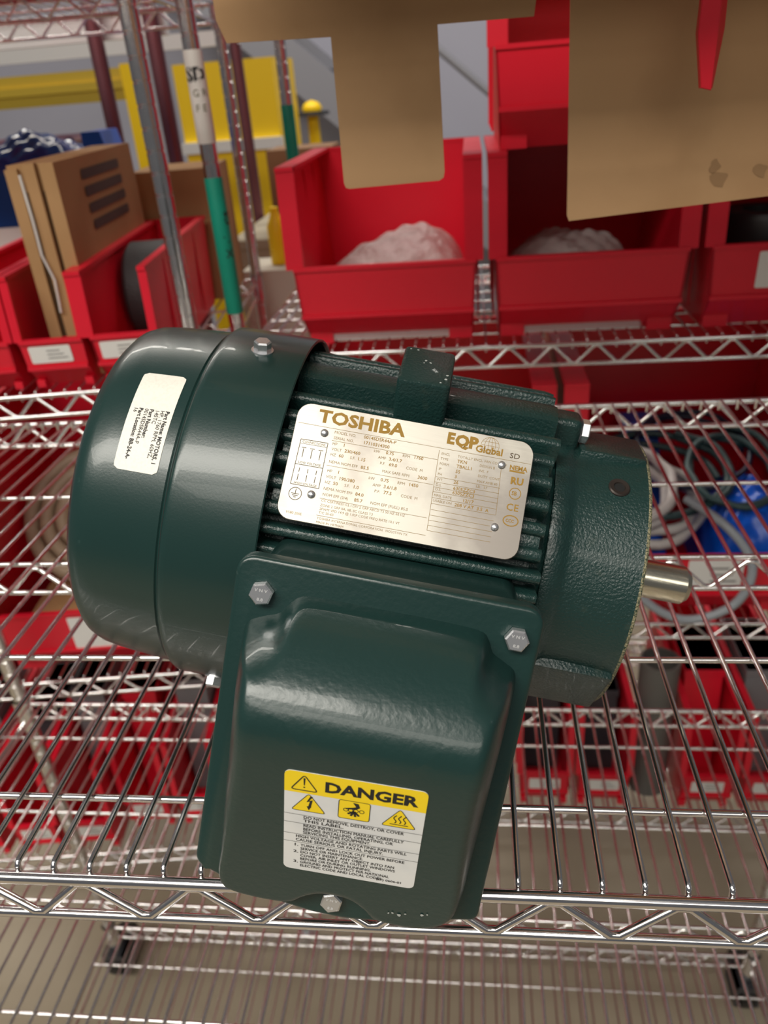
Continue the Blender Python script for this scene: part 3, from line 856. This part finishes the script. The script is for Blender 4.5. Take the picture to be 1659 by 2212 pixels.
for ph in (82.4, -42.0, 200.0):
    p = cyl(-0.2037, R(ph), 0.0988)
    b = hexbolt(mo, p, (0, -math.cos(R(ph)), math.sin(R(ph))), 0.0044, 0.0062, 0.0056, rot=0.5)

# frame: core, fins, lug
fcx = MB().lathe([(-0.2000, 0.080), (-0.0560, 0.080), (-0.0520, 0.0765), (-0.0485, 0.0745)], 72, 'X', (0, 0, 0), True, True).build('frame_body', M_GREEN_C, mo, 40)
def fin(phi, r1, th, t0=-0.1835, t1=-0.0515, r0=0.077, name='fin'):
    mb = MB()
    c, s = math.cos(phi), math.sin(phi)
    hw = th / 2
    sec = [(r0, -hw * 1.25), (r1 - 0.0016, -hw), (r1 - 0.0005, -hw * 0.72), (r1, -hw * 0.35), (r1, hw * 0.35), (r1 - 0.0005, hw * 0.72), (r1 - 0.0016, hw), (r0, hw * 1.25)]
    n = len(sec)
    vs = []
    for t, k in ((t0, 1.0), (t1 - 0.004, 1.0), (t1, 0.965)):
        for r, w in sec:
            rr = r0 + (r - r0) * (k if r > r0 else 1) if r > r0 else r0
            vs.append((t, -c * rr + s * w, s * rr + c * w))
    fs = []
    for j in range(2):
        for i in range(n - 1):
            fs.append((j * n + i, j * n + i + 1, (j + 1) * n + i + 1, (j + 1) * n + i))
    fs.append(tuple(reversed(range(n))))
    fs.append(tuple(range(2 * n, 3 * n)))
    mb.add(vs, fs)
    return mb.build(name, M_GREEN_C, mo, 45)
for ph in (97.5, 104, 110.5, 117, 124, 131, 138, 145, 152, 159, 166, 173, 180):
    fin(R(ph), 0.0932, 0.0042)
fin(R(85.5), 0.0926, 0.0185, name='wide_rib')
fin(R(70.5), 0.0916, 0.0060, t1=-0.0500)
for ph in (62, 54.5, 47, 39.5, 32.0):
    fin(R(ph), 0.0928, 0.0062, t1=-0.0530)
fin(R(25.5), 0.0936, 0.0050)
fin(R(19.5), 0.0936, 0.0046)
for ph in (13.5, 6, -2, -10, -18, -26, -34):
    fin(R(ph), 0.0925, 0.0042, t1=-0.052)
for ph in range(-42, -180, -8):
    fin(R(ph), 0.0800 if -135 < ph < -50 else 0.088, 0.0040)
# raised blocks under the nameplate ends
for t0, t1, phs in ((-0.1800, -0.168, (58.5, 51, 35.5)), (-0.070, -0.0545, (57, 36))):
    for ph in phs:
        fin(R(ph), 0.0905, 0.0105, t0=t0, t1=t1, name='plate_pad')
phi = R(79.1)
fr = plane(phi, 0.0)
lg = MB().prism(rrect(-0.1330, -0.1075, -0.0168, 0.0168, 0.0025, 3), 0.079, 0.1106, fr, 0.0016, 2).build('lifting_lug', M_GREEN_C, mo, 35)
mb = MB()
rnd = random.Random(4)
def chip(mb, fr, x, y, s, h):
    n = rnd.randint(5, 7)
    pts = [(x + s * rnd.uniform(.4, 1) * math.cos(2 * PI * k / n), y + s * rnd.uniform(.4, 1) * math.sin(2 * PI * k / n)) for k in range(n)]
    poly2(mb, pts, fr, h)
for x, y, s in ((-0.1215, 0.0045, .0012), (-0.1190, 0.003, .0009), (-0.1222, 0.002, .0006), (-0.1265, 0.0135, .0008), (-0.1100, -0.006, .0010), (-0.1105, -0.010, .0012), (-0.1125, -0.0135, .0008), (-0.1300, 0.0135, .0007)):
    chip(mb, fr, x, y, s, 0.11065)
mb.build('paint_chip', mat('bare_casting', (0.42, 0.44, 0.42), 0.6), lg)

# drive end bell
prof = [(-0.0485, 0.0760), (-0.0478, 0.0764), (-0.0400, 0.0750), (-0.0385, 0.0736), (-0.0360, 0.0732), (-0.0300, 0.0729), (-0.0150, 0.0733), (-0.0016, 0.0742)]
eb = MB().lathe(prof, 96, 'X').build('end_bell', M_GREEN_C, mo, 40)
MB().lathe([(-0.0016, 0.0742), (-0.0006, 0.0743), (0.0001, 0.0739), (0.0002, 0.0733)], 96, 'X').build('machined_edge', M_BARE, eb, 30)
MB().lathe([(0.0002, 0.0733), (0.0002, 0.066), (-0.003, 0.0655), (-0.003, 0.052), (0.003, 0.0515), (0.003, 0.020), (0.0, 0.0195), (0.0, 0.0)], 96, 'X').build('flange_face', M_GREEN_C, eb, 30)
def pad(ph, w, r, t0=-0.036, t1=-0.0012):
    return MB().prism(rrect(t0, t1, -w / 2, w / 2, 0.002, 2), 0.060, r, plane(R(ph), 0.0), 0.0014, 2)
pad(93.5, 0.032, 0.0748).build('flange_pad', M_GREEN_C, eb, 35)
pad(-27.0, 0.042, 0.0748, -0.047, -0.0015).build('flange_pad', M_GREEN_C, eb, 35)
pad(183.0, 0.032, 0.0748).build('flange_pad', M_GREEN_C, eb, 35)
for ph in (90.0, 180.0):
    bs = MB().prism(rrect(-0.0575, -0.0370, -0.0085, 0.0085, 0.004, 4), 0.066, 0.0885, plane(R(ph), 0.0), 0.003, 3).build('bolt_boss', M_GREEN_C, eb, 40)
    n0 = (0, -math.cos(R(ph)), math.sin(R(ph)))
    hexbolt(bs, (-0.0370, n0[1] * 0.0812, n0[2] * 0.0812), (1, 0, 0), 0.0062, 0.0046, rot=0.3)
ph = R(66.0)
nn = (0, -math.cos(ph), math.sin(ph))
p0 = Vector(cyl(-0.0161, ph, 0.0728))
sv = Vector(nn).orthogonal().normalized()
tv = Vector(nn).cross(sv)
mb = MB()
rings = [(0.0054, 0.0), (0.0054, 0.0010), (0.0048, 0.0016), (0.0030, 0.0014), (0.0026, 0.0006)]
n = 24
vs = [p0 + Vector(nn) * hh + (sv * math.cos(2 * PI * k / n) + tv * math.sin(2 * PI * k / n)) * rr for rr, hh in rings for k in range(n)]
mb.add(vs, [(i * n + k, i * n + (k + 1) % n, (i + 1) * n + (k + 1) % n, (i + 1) * n + k) for i in range(len(rings) - 1) for k in range(n)])
gp = mb.build('grease_plug', M_BRONZE, eb, 40)
mb = MB()
mb.add([p0 + Vector(nn) * 0.0007 + (sv * math.cos(2 * PI * k / n) + tv * math.sin(2 * PI * k / n)) * 0.0029 for k in range(n)], [tuple(range(n))])
mb.build('plug_hole_shade', M_DARK, gp)  # flat black disc paints in the shade of the hole

# shaft
MB().lathe([(0.0, 0.0109), (0.0425, 0.0109), (0.0455, 0.0086), (0.0455, 0.0)], 48, 'X').build('shaft', M_SHAFT, mo, 30)

# terminal box: neck, base plate, cover
PJ = 0.3083
frJ = plane(PJ, 0.0)
nk = MB().prism(rrect(-0.1745, -0.0605, -0.1180, 0.0095, 0.008, 4), 0.060, 0.1390, frJ, 0.0).build('box_neck', M_GREEN_B, mo, 40)
outl = []
for cx, cy, r, a0, a1 in ((-0.0625, 0.0075, 0.0075, 0, 90), (-0.1715, 0.0075, 0.0075, 90, 180), (-0.1735, -0.1225, 0.006, 180, 245)):
    for k in range(7):
        a = R(a0 + (a1 - a0) * k / 6)
        outl.append((cx + r * math.cos(a), cy + r * math.sin(a)))
outl += spline([(-0.1762, -0.1279), (-0.1545, -0.1353), (-0.1300, -0.1390), (-0.1172, -0.1395), (-0.1060, -0.1388), (-0.0850, -0.1350), (-0.0640, -0.1290)], 4, False)
for k in range(6):
    a = R(-70 + 70 * k / 5)
    outl.append((-0.0595 + 0.0045 * math.cos(a), -0.1235 + 0.0045 * math.sin(a)))
bp = MB().prism(outl, 0.1375, 0.1450, frJ, 0.0018, 3).build('box_flange', M_GREEN_B, mo, 40)
cov = [(-0.0620, -0.0135), (-0.0672, -0.0090), (-0.0725, -0.0060), (-0.0752, -0.0010), (-0.0800, 0.0022), (-0.1000, 0.0030), (-0.1200, 0.0030), (-0.1400, 0.0030), (-0.1505, 0.0022), (-0.1555, -0.0018), (-0.1590, -0.0065), (-0.1650, -0.0090),
       (-0.1712, -0.0130), (-0.1722, -0.0220), (-0.1715, -0.0500), (-0.1705, -0.0800), (-0.1695, -0.1050), (-0.1688, -0.1210), (-0.1655, -0.1295), (-0.1580, -0.1325), (-0.1450, -0.1330), (-0.1345, -0.1315), (-0.1285, -0.1265), (-0.1225, -0.1230),
       (-0.1165, -0.1222), (-0.1105, -0.1232), (-0.1050, -0.1268), (-0.0995, -0.1315), (-0.0880, -0.1325), (-0.0750, -0.1300), (-0.0665, -0.1230), (-0.0635, -0.1120), (-0.0628, -0.0900), (-0.0620, -0.0600), (-0.0612, -0.0300)]
cov = spline(cov, 4, True)
NC = len(cov)
ar = sum(cov[i - 1][0] * cov[i][1] - cov[i][0] * cov[i - 1][1] for i in range(NC))
def smin(a, b, k):
    h = max(k - abs(a - b), 0.0) / k
    return min(a, b) - h * h * k * 0.25
def dist_cov(x, y):
    best = 1e9
    for i in range(NC):
        ax, ay = cov[i - 1]
        bx, by = cov[i]
        dx, dy = bx - ax, by - ay
        t = max(0.0, min(1.0, ((x - ax) * dx + (y - ay) * dy) / (dx * dx + dy * dy + 1e-15)))
        q = (ax + dx * t - x) ** 2 + (ay + dy * t - y) ** 2
        if q < best:
            best = q
    return math.sqrt(best)
def cover_h(d, e):
    wall = 0.1450 + 5.5 * min(d, 0.05)
    top = 0.1492 + (0.0040 - e) * 1.85
    front = 0.1846 + 0.3788 * (e + 0.0479)
    tf = smin(top, front, 0.050)
    return max(smin(tf, wall, max(0.002, min(0.030, (tf - 0.1462) * 0.95))), 0.1449)
rings = []
steps = [0, 0.006, 0.014, 0.024, 0.036, 0.052, 0.072, 0.098, 0.13, 0.17, 0.22, 0.28, 0.35, 0.43, 0.52, 0.61, 0.70, 0.79, 0.87, 0.94, 1.0]
inner = []
for (x, y) in cov:
    inner.append((max(-0.145, min(-0.089, x)), max(-0.095, min(-0.030, y))))
for k, t in enumerate(steps):
    ring = []
    for (x, y), (ix, iy) in zip(cov, inner):
        qx, qy = x + (ix - x) * t * 0.999, y + (iy - y) * t * 0.999
        ring.append((qx, qy, cover_h(0.0 if k == 0 else dist_cov(qx, qy), qy)))
    rings.append(ring)
last = rings[-1]
c0 = (-0.117, -0.0625)
for k in range(1, 11):
    q = 1 - k / 10.5
    rings.append([(c0[0] + (x - c0[0]) * q, c0[1] + (y - c0[1]) * q, cover_h(0.05, c0[1] + (y - c0[1]) * q)) for (x, y, _) in last])
vs = [frJ(*p) for r in rings for p in r]
fs = []
for j in range(len(rings) - 1):
    for i in range(NC):
        i2 = (i + 1) % NC
        fs.append((j * NC + i, j * NC + i2, (j + 1) * NC + i2, (j + 1) * NC + i))
fs.append(tuple((len(rings) - 1) * NC + i for i in range(NC)))
cvo = MB().add(vs, fs).build('box_cover', M_GREEN_B, mo, 75)
nJ = frJ(0, 0, 1)
for (x, y), rot in (((-0.1669, 0.0010), 0.5), ((-0.0648, 0.0020), 0.25), ((-0.1178, -0.1300), 0.62)):
    b = hexbolt(mo, frJ(x, y, 0.1448), nJ, 0.0049, 0.0042, rot=rot)
    mb = MB()
    f2 = lambda a, bb, h, x=x, y=y: frJ(x + a, y + bb, 0.1448 + h)
    text_geo(mb, 'V N V', 0.0017, 0, 0.0012, f2, 1.2, 0.00002, 'CENTER', h=0.00428)
    text_geo(mb, '8.8', 0.0017, 0, -0.0026, f2, 1.2, 0.00002, 'CENTER', h=0.00428)
    mb.build('head_stamp', mat('stamp_grey', (0.86, 0.86, 0.86), 0.4, 0.6), b)
mb = MB()
for x, y, s in ((-0.0920, -0.1215, .0010), (-0.0890, -0.1222, .0014), (-0.0868, -0.1205, .0008), (-0.0935, -0.1222, .0006), (-0.0800, -0.1190, .0009), (-0.0780, -0.118, .0005)):
    chip(mb, lambda a, b, h: frJ(a, b, cover_h(0.05, b) + h), x, y, s, 0.0004)
mb.build('paint_chip', mat('bare_casting', (0.42, 0.44, 0.42), 0.6), cvo)

# nameplate
PN = 0.7066
HN = 0.0962
frN0 = plane(PN, HN)
npl = MB().prism(rrect(-0.1755, -0.0643, -0.0192, 0.0368, 0.0068, 7), 0.0, 0.0008, frN0, 0.0003, 1).build('nameplate', M_PLATE, mo, 30)
frN = plane(PN, HN + 0.00086)
mm_ = 0.001
def TN(mb, s, size, x, y, xs=1.0, bold=0.0, align='LEFT'):
    text_geo(mb, s, size * mm_, x * mm_, y * mm_, frN, xs, bold * mm_, align)
mb = MB()
TN(mb, 'TOSHIBA', 8.3, -165.2, 28.8, 1.19, 0.30)
lt = mb.build('lettering', M_GOLD, npl)
mb = MB()
poly2(mb, [(-.1047, .0349), (-.1012, .0349), (-.1012, .0335), (-.1032, .0335), (-.1032, .0328), (-.1014, .0328), (-.1014, .0315), (-.1032, .0315), (-.1032, .0306), (-.1012, .0306), (-.1012, .0292), (-.1047, .0292)], frN)
TN(mb, 'QP', 7.4, -100.9, 29.2, 1.05, 0.42)
TN(mb, 'Global', 4.6, -91.2, 28.0, 1.05, 0.13)
for rr in (1.0, 0.6, 0.2):
    pts = [(-.0848 + .0042 * rr * math.cos(t), .0318 + .0040 * math.sin(t)) for t in [2 * PI * k / 24 for k in range(24)]]
    loop2(mb, pts, 0.00016, frN)
for yy in (.0300, .0318, .0336):
    bar2(mb, -.0886, yy, -.0810, yy, 0.00016, frN)
TN(mb, 'NEMA', 3.0, -74.4, 22.6, 1.0, 0.10)
bar2(mb, -.0742, .0219, -.0672, .0219, .0008, frN)
TN(mb, 'RU', 4.6, -73.0, 16.0, 1.0, 0.18)
loop2(mb, circ2(-.0700, .0117, .0026), .0004, frN)
TN(mb, 'SB', 2.6, -71.6, 10.9, 0.9, 0.06)
TN(mb, 'C', 4.6, -73.0, 3.6, 1.0, 0.06)
TN(mb, 'E', 4.6, -69.6, 3.6, 1.0, 0.06)
loop2(mb, [(-.0700 + .0034 * math.cos(t), -.0011 + .0024 * math.sin(t)) for t in [2 * PI * k / 24 for k in range(24)]], .0005, frN)
TN(mb, 'CCC', 2.0, -72.3, -1.8, 0.9, 0.06)
mb.build('emblem', M_GOLD, npl)
mb = MB()
TN(mb, 'SD', 3.5, -75.2, 27.9, 1.15, 0.02)
mb.build('series_mark', M_ETCH_D, npl)
mb = MB()
loop2(mb, [(-.1712, .0190), (-.1585, .0192), (-.1584, -.0026), (-.1716, -.0026)], .00028, frN)
bar2(mb, -.1714, .0070, -.1584, .0071, .00028, frN)
bar2(mb, -.1714, .0170, -.1584, .0171, .00018, frN)
mbg = MB()
loop2(mbg, circ2(-.1685, -.0068, .0029), .00030, frN)
bar2(mbg, -.1685, -.0045, -.1685, -.0068, .0003, frN)
for k, w in enumerate((.0019, .0013, .0006)):
    bar2(mbg, -.1685 - w, -.0068 - .0008 * k, -.1685 + w, -.0068 - .0008 * k, .0003, frN)
mbg.build('earth_symbol', M_ETCH_D, npl)
TN(mb, 'CONNECTIONS', 1.5, -164.9, 17.5, 1.0, 0, 'CENTER')
TN(mb, 'LOW VOLTAGE', 1.5, -164.9, 7.6, 1.0, 0, 'CENTER')
TN(mb, 'HIGH VOLTAGE', 1.5, -164.9, -2.2, 1.0, 0, 'CENTER')
for k in range(3):
    x = -.1690 + .0040 * k
    bar2(mb, x, .0148, x, .0105, .0003, frN)
    bar2(mb, x - .0011, .0152, x + .0011, .0152, .0003, frN)
    bar2(mb, x, .0055, x, .0035, .0003, frN)
    bar2(mb, x, .0025, x, -.0005, .0003, frN)
mb.build('connection_diagram', M_ETCH_D, npl)
mb = MB()
rows = [(24.4, 'MODEL NO.', -156.6), (21.7, 'SERIAL NO.', -156.5), (18.9, 'HP', -156.5), (16.3, 'VOLT', -156.4), (13.7, 'HZ', -156.4), (10.2, 'NEMA NOM EFF', -156.4), (5.9, 'HP', -156.3), (3.1, 'VOLT', -156.3),
        (0.4, 'HZ', -156.3), (-2.6, 'NEMA NOM EFF', -156.3), (-5.4, 'NOM EFF (3/4)', -156.2), (-8.2, 'CC CERTIFIED: CL I DIV 2 GRP ABCD T3 50 HZ 60 HZ', -156.2), (-10.4, 'ZONE 2 GRP IIA, IIB, IIC CLASS T3', -156.2),
        (-12.2, '2PWM VFD 14.9 @ 1.0SF CODE FREQ RATE 10:1 VT', -156.2), (-13.9, 'T/C 50-60', -156.2)]
for y, s, x in rows:
    TN(mb, s, 1.9 if y > -7 else 1.65, x, y, 1.0)
for x, y, s in ((-137.0, 19.0, 'kW'), (-123.6, 19.2, 'RPM'), (-134.5, 16.4, 'AMP'), (-147.2, 13.8, 'S.F.'), (-133.2, 13.8, 'P.F.'), (-121.0, 13.8, 'CODE  M'), (-131.5, 10.3, 'MAX SAFE RPM'),
                (-137.0, 6.0, 'kW'), (-123.6, 6.2, 'RPM'), (-134.5, 3.2, 'AMP'), (-147.2, 0.5, 'S.F.'), (-133.2, 0.5, 'P.F.'), (-121.0, 0.5, 'CODE  M'),
                (-134.0, -5.3, 'NOM EFF (FULL) 85.0')):
    TN(mb, s, 1.9, x, y)
for x, y, s in ((-106.2, 23.6, 'ENCL'), (-106.2, 21.2, 'TYPE'), (-106.2, 18.8, 'FORM'), (-106.2, 16.3, 'IP'), (-106.2, 13.8, 'PH'), (-106.2, 11.3, 'WT.'), (-106.2, 8.7, 'D.S.'), (-106.2, 6.6, 'O.S.'), (-106.2, 3.7, 'MFG. DATE'), (-106.2, 1.2, 'USABLE ON'),
                (-98.6, 23.6, 'TOTALLY ENCL. FAN COOLED'), (-88.0, 18.8, 'INS.  F'), (-88.0, 16.3, 'DUTY  CONT'), (-88.0, 13.8, 'MAX AMB 40'), (-88.0, 21.2, 'DESIGN B'), (-88.0, 11.3, 'LB.   57')):
    TN(mb, s, 1.65, x, y)
TN(mb, 'V580 200E', 1.7, -171.0, -16.3)
TN(mb, 'TOSHIBA INTERNATIONAL CORPORATION   HOUSTON TX', 1.55, -156.5, -16.6)
TN(mb, 'MADE IN VIETNAM', 1.5, -156.5, -18.4)
for y in (26.6, 20.9, 8.9, -6.8):
    bar2(mb, -.1740 if y > 26 else -.157, y * mm_, (-.0650 if y > 26 else -.1075), y * mm_, .00018, frN)
bar2(mb, -.1074, .0255, -.1064, -.0124, .0002, frN)
bar2(mb, -.0782, .0255, -.0770, .0002, .0002, frN)
for y in (12.9, 10.4, 8.0, 5.8, 3.0, 0.2):
    bar2(mb, -.1068, y * mm_, -.0772, y * mm_, .00018, frN)
for y in (-2.6, -5.2, -7.6, -10.0, -12.4):
    bar2(mb, -.1064, y * mm_, -.0775, y * mm_, .00018, frN)
bar2(mb, -.157, -.0148, -.1066, -.0148, .0002, frN)
mb.build('small_print', M_GOLD2, npl)
mb = MB()
for x, y, s in ((-142.8, 24.6, '0014SDSR44A-P'), (-142.6, 21.9, '17110314300'), (-151.5, 18.9, '1'), (-131.4, 19.1, '0.75'), (-118.4, 19.4, '1760'), (-150.3, 16.4, '230/460'), (-129.5, 16.4, '3.4/1.7'), (-152.5, 13.7, '60'), (-143.8, 13.8, '1.15'),
                (-129.0, 13.8, '69.0'), (-141.5, 10.2, '85.5'), (-115.0, 10.4, '3600'), (-151.5, 5.9, '1'), (-131.4, 6.1, '0.75'), (-118.4, 6.3, '1450'), (-150.3, 3.1, '190/380'), (-129.5, 3.2, '3.6/1.8'), (-152.5, 0.4, '50'),
                (-143.2, 0.5, '1.0'), (-129.0, 0.5, '77.5'), (-141.5, -2.6, '84.0'), (-141.5, -5.4, '85.7'), (-98.1, 8.4, '6305ZZC3'), (-98.1, 6.3, '6305ZZC3'), (-93.0, 3.5, '12/17'), (-96.2, 0.9, '208 V AT  3.5  A'),
                (-98.4, 21.2, 'TKN'), (-98.4, 18.8, 'TBALL1'), (-98.4, 16.3, '55'), (-98.4, 13.8, '3'), (-98.4, 11.2, '26')):
    TN(mb, s, 2.15, x, y, 1.05, 0.03)
mb.build('stamped_values', M_GOLD, npl)
for x, y in ((-0.1611, 0.0237), (-0.1612, -0.0059), (-0.0782, 0.0238), (-0.0767, -0.0053)):
    mb = MB()
    n = 20
    rr = [(0.0019, 0), (0.0018, 0.0006), (0.0013, 0.0012), (0.0006, 0.0015)]
    vs = [frN(x + a * math.cos(2 * PI * k / n), y + a * math.sin(2 * PI * k / n), h) for a, h in rr for k in range(n)]
    mb.add(vs, [(i * n + k, i * n + (k + 1) % n, (i + 1) * n + (k + 1) % n, (i + 1) * n + k) for i in range(3) for k in range(n)] + [tuple(range(3 * n, 4 * n))])
    mb.build('rivet', M_ZINC, npl, 60)

# danger label on the cover front (rests on the sloping front plane)
sl = math.atan(0.3788)
PL = PJ - sl
hL = (0.1846 * math.cos(sl) + 0.0479 * math.sin(sl))
frL0 = plane(PL, hL + 0.0001)
eo = 0.1846 * math.sin(sl) - 0.0479 * math.cos(sl)       # e of the reference point on that plane
LC = (-0.1143, -0.0100)
ROT = R(3.1)
def frL(a, b, h):
    c, s = math.cos(ROT), math.sin(ROT)
    return frL0(LC[0] + a * c - b * s, LC[1] + a * s + b * c, h)
LW, LH = 0.0265, 0.0300
dl = MB().prism(rrect(-LW, LW, -LH, LH, 0.0025, 4), 0.0, 0.0002, frL).build('danger_label', M_LABELW, mo)
mb = MB()
yb0 = LH - 0.0118
pts = [p for p in rrect(-LW, LW, -LH, LH, 0.0025, 4) if p[1] > yb0] 
pts = [(LW, yb0)] + pts + [(-LW, yb0)]
poly2(mb, pts, frL, 0.00028)
def tri(cx, cy, w, hh, r=0.0008):
    P = [(cx - w / 2, cy - hh / 2), (cx + w / 2, cy - hh / 2), (cx, cy + hh / 2)]
    out = []
    for i in range(3):
        p, q, s = Vector(P[i - 1]), Vector(P[i]), Vector(P[(i + 1) % 3])
        d1, d2 = (p - q).normalized(), (s - q).normalized()
        a, b = q + d1 * r * 1.5, q + d2 * r * 1.5
        out += [tuple(a), tuple((a + b) / 2 * 0.5 + q * 0.5), tuple(b)]
    return out
T2 = tri(-0.0172, 0.0132, 0.0132, 0.0104)
T3 = tri(0.0172, 0.0128, 0.0132, 0.0104)
SQ = rrect(-0.0058, 0.0060, 0.0077, 0.0182, 0.0009, 3)
for P in (T2, T3, SQ):
    poly2(mb, P, frL, 0.00028)
mb.build('yellow_field', M_LABELY, dl)
mb = MB()
hk = 0.00036
T1 = tri(-0.0190, 0.0242, 0.0102, 0.0086)
for P, w in ((T1, 0.0005), (T2, 0.00028), (T3, 0.00028), (SQ, 0.00028)):
    loop2(mb, P, w, frL, hk)
poly2(mb, [(-.0194, .0268), (-.0186, .0268), (-.0188, .0228), (-.0192, .0228)], frL, hk)
poly2(mb, circ2(-.0190, .0217, .0004, 10), frL, hk)
poly2(mb, [(-.0166, .0169), (-.0180, .0134), (-.0167, .0140), (-.0173, .0108), (-.0162, .0112), (-.0156, .0150), (-.0170, .0143), (-.0156, .0168)], frL, hk)
poly2(mb, [(-.0179, .0110), (-.0170, .0088), (-.0160, .0112)], frL, hk)
# hand above rollers
poly2(mb, [(-.0005, .0174), (.0016, .0172), (.0023, .0150), (.0008, .0136), (-.0030, .0132), (-.0034, .0138), (-.0006, .0146), (.0008, .0152)], frL, hk)
for x in (-.0030, -.0012, .0008, .0030):
    loop2(mb, circ2(x, .0129, .0009, 12), .0003, frL, hk)
for a in (-55, -25, 10, 40):
    bar2(mb, .0002, .0124, .0002 + .0030 * math.sin(R(a)), .0124 - .0030 * math.cos(R(a)), .0009, frL, hk)
for k in range(3):
    x = .0156 + .0018 * k
    wv = [(x + .0005 * math.sin(t * 2 * PI * 1.2), .0098 + .0046 * t) for t in [j / 10 for j in range(11)]]
    for j in range(10):
        bar2(mb, *wv[j], *wv[j + 1], .00045, frL, hk)
bar2(mb, .0138, .0090, .0208, .0090, .0004, frL, hk)
mb.build('pictogram', M_INK, dl)
mb = MB()
text_geo(mb, 'DANGER', 0.0078, -0.0115, 0.0211, frL, 1.09, 0.00030, h=hk)
mb.build('danger_lettering', M_INK, dl)
mb = MB()
for y in (0.0053, 0.0002, -0.0067, -0.0118):
    bar2(mb, -LW, y, LW, y, 0.00018, frL, hk)
lines = [(-.0190, .0033, .0024, 'DO NOT REMOVE, DESTROY, OR COVER', .0386), (-.0190, .0012, .0024, 'THIS LABEL.', 0), (-.0190, -.0017, .0024, 'READ INSTRUCTION MANUAL CAREFULLY', .0390), (-.0190, -.0039, .0024, 'BEFORE INSTALLING, OPERATING, OR', .0350),
         (-.0190, -.0060, .0024, 'SERVICING THIS EQUIPMENT.', .0265), (-.0218, -.0088, .0024, 'HIGH VOLTAGE AND ROTATING PARTS WILL', .0436), (-.0218, -.0110, .0024, 'CAUSE SERIOUS OR FATAL INJURY.', .0345),
         (-.0198, -.0143, .0023, 'TURN OFF AND LOCK OUT POWER BEFORE', .0412), (-.0198, -.0165, .0023, 'SERVICE OR MAINTENANCE.', .0250), (-.0198, -.0187, .0023, 'DO NOT INSERT ANY OBJECT INTO FAN', .0375), (-.0198, -.0209, .0023, 'COVER, AIR INLET OR OUTLET WINDOWS', .0380),
         (-.0198, -.0231, .0023, 'BEFORE OR DURING RUNNING.', .0285), (-.0198, -.0253, .0023, 'GROUND AND PROTECT PER NATIONAL', .0360), (-.0198, -.0275, .0023, 'ELECTRIC CODE AND LOCAL CODES.', .0335),
         (-.0226, -.0143, .0023, '1.', 0), (-.0226, -.0187, .0023, '2.', 0), (-.0226, -.0253, .0023, '3.', 0), (.0112, -.0278, .0018, '(EF) 0606-01', .0100)]
for x, y, s, tx, wd in lines:
    xs = 1.25
    if wd:
        cu = bpy.data.curves.new('measure_tmp', 'FONT')
        cu.body = tx
        cu.size = s
        ob = bpy.data.objects.new('measure_tmp', cu)
        me = bpy.data.meshes.new_from_object(ob)
        mx = max(v.co.x for v in me.vertices)
        xs = wd / mx
        bpy.data.objects.remove(ob); bpy.data.curves.remove(cu); bpy.data.meshes.remove(me)
    text_geo(mb, tx, s, x, y, frL, xs, 0.00003, h=hk)
mb.build('small_print', M_INK, dl)

# part sticker wrapped on the fan cover
def rcov(t):
    pr_ = [(-0.2300, 0.0953), (-0.2450, 0.0942), (-0.2600, 0.0929), (-0.2680, 0.0917)]
    for (t1, r1), (t2, r2) in zip(pr_, pr_[1:]):
        if t2 <= t <= t1:
            return r1 + (r2 - r1) * (t - t1) / (t2 - t1)
    return 0.0950
# sticker frame: a runs down around the cover (reading direction), b runs towards the drive end
S0 = R(66.6)
TC = -0.2552
def frS(a, b, h):
    t = TC + b
    r = rcov(t) + 0.0002 + h
    ph = S0 - a / 0.0945
    return (t, -r * math.cos(ph), r * math.sin(ph))
LS, WS = 0.0530, 0.0215
mb = MB()
pts = rrect(0, LS, 0, WS, 0.0022, 4)
na, nb = 40, 6
vs, fs = [], []
for i in range(na + 1):
    a = LS * i / na
    cut = 0.0
    rr = 0.0022
    dd = min(a, LS - a)
    if dd < rr:
        cut = rr - math.sqrt(max(0, rr * rr - (rr - dd) ** 2))
    for j in range(nb + 1):
        b = cut + (WS - 2 * cut) * j / nb
        vs.append(frS(a, b, 0.0))
for i in range(na):
    for j in range(nb):
        fs.append((i * (nb + 1) + j, (i + 1) * (nb + 1) + j, (i + 1) * (nb + 1) + j + 1, i * (nb + 1) + j + 1))
pk = MB().add(vs, fs).build('part_sticker', M_STICK, mo, 60)
mb = MB()
for y, s, b in ((0.0178, 'Part Name: MOTORS, 1', 1), (0.0153, 'HP, 1760 RPM, 60HZ,', 0), (0.0128, '145TC', 0), (0.0100, 'Part Number:', 1), (0.0075, '0014SDSR44A-P', 0), (0.0047, 'Part Location: BB-24-A-', 1), (0.0022, '16', 0)):
    text_geo(mb, s, 0.0027, 0.0215, y, frS, 1.0, 0.00007 if b else 0.0, h=0.00022)
mb.build('sticker_print', M_INK, pk)
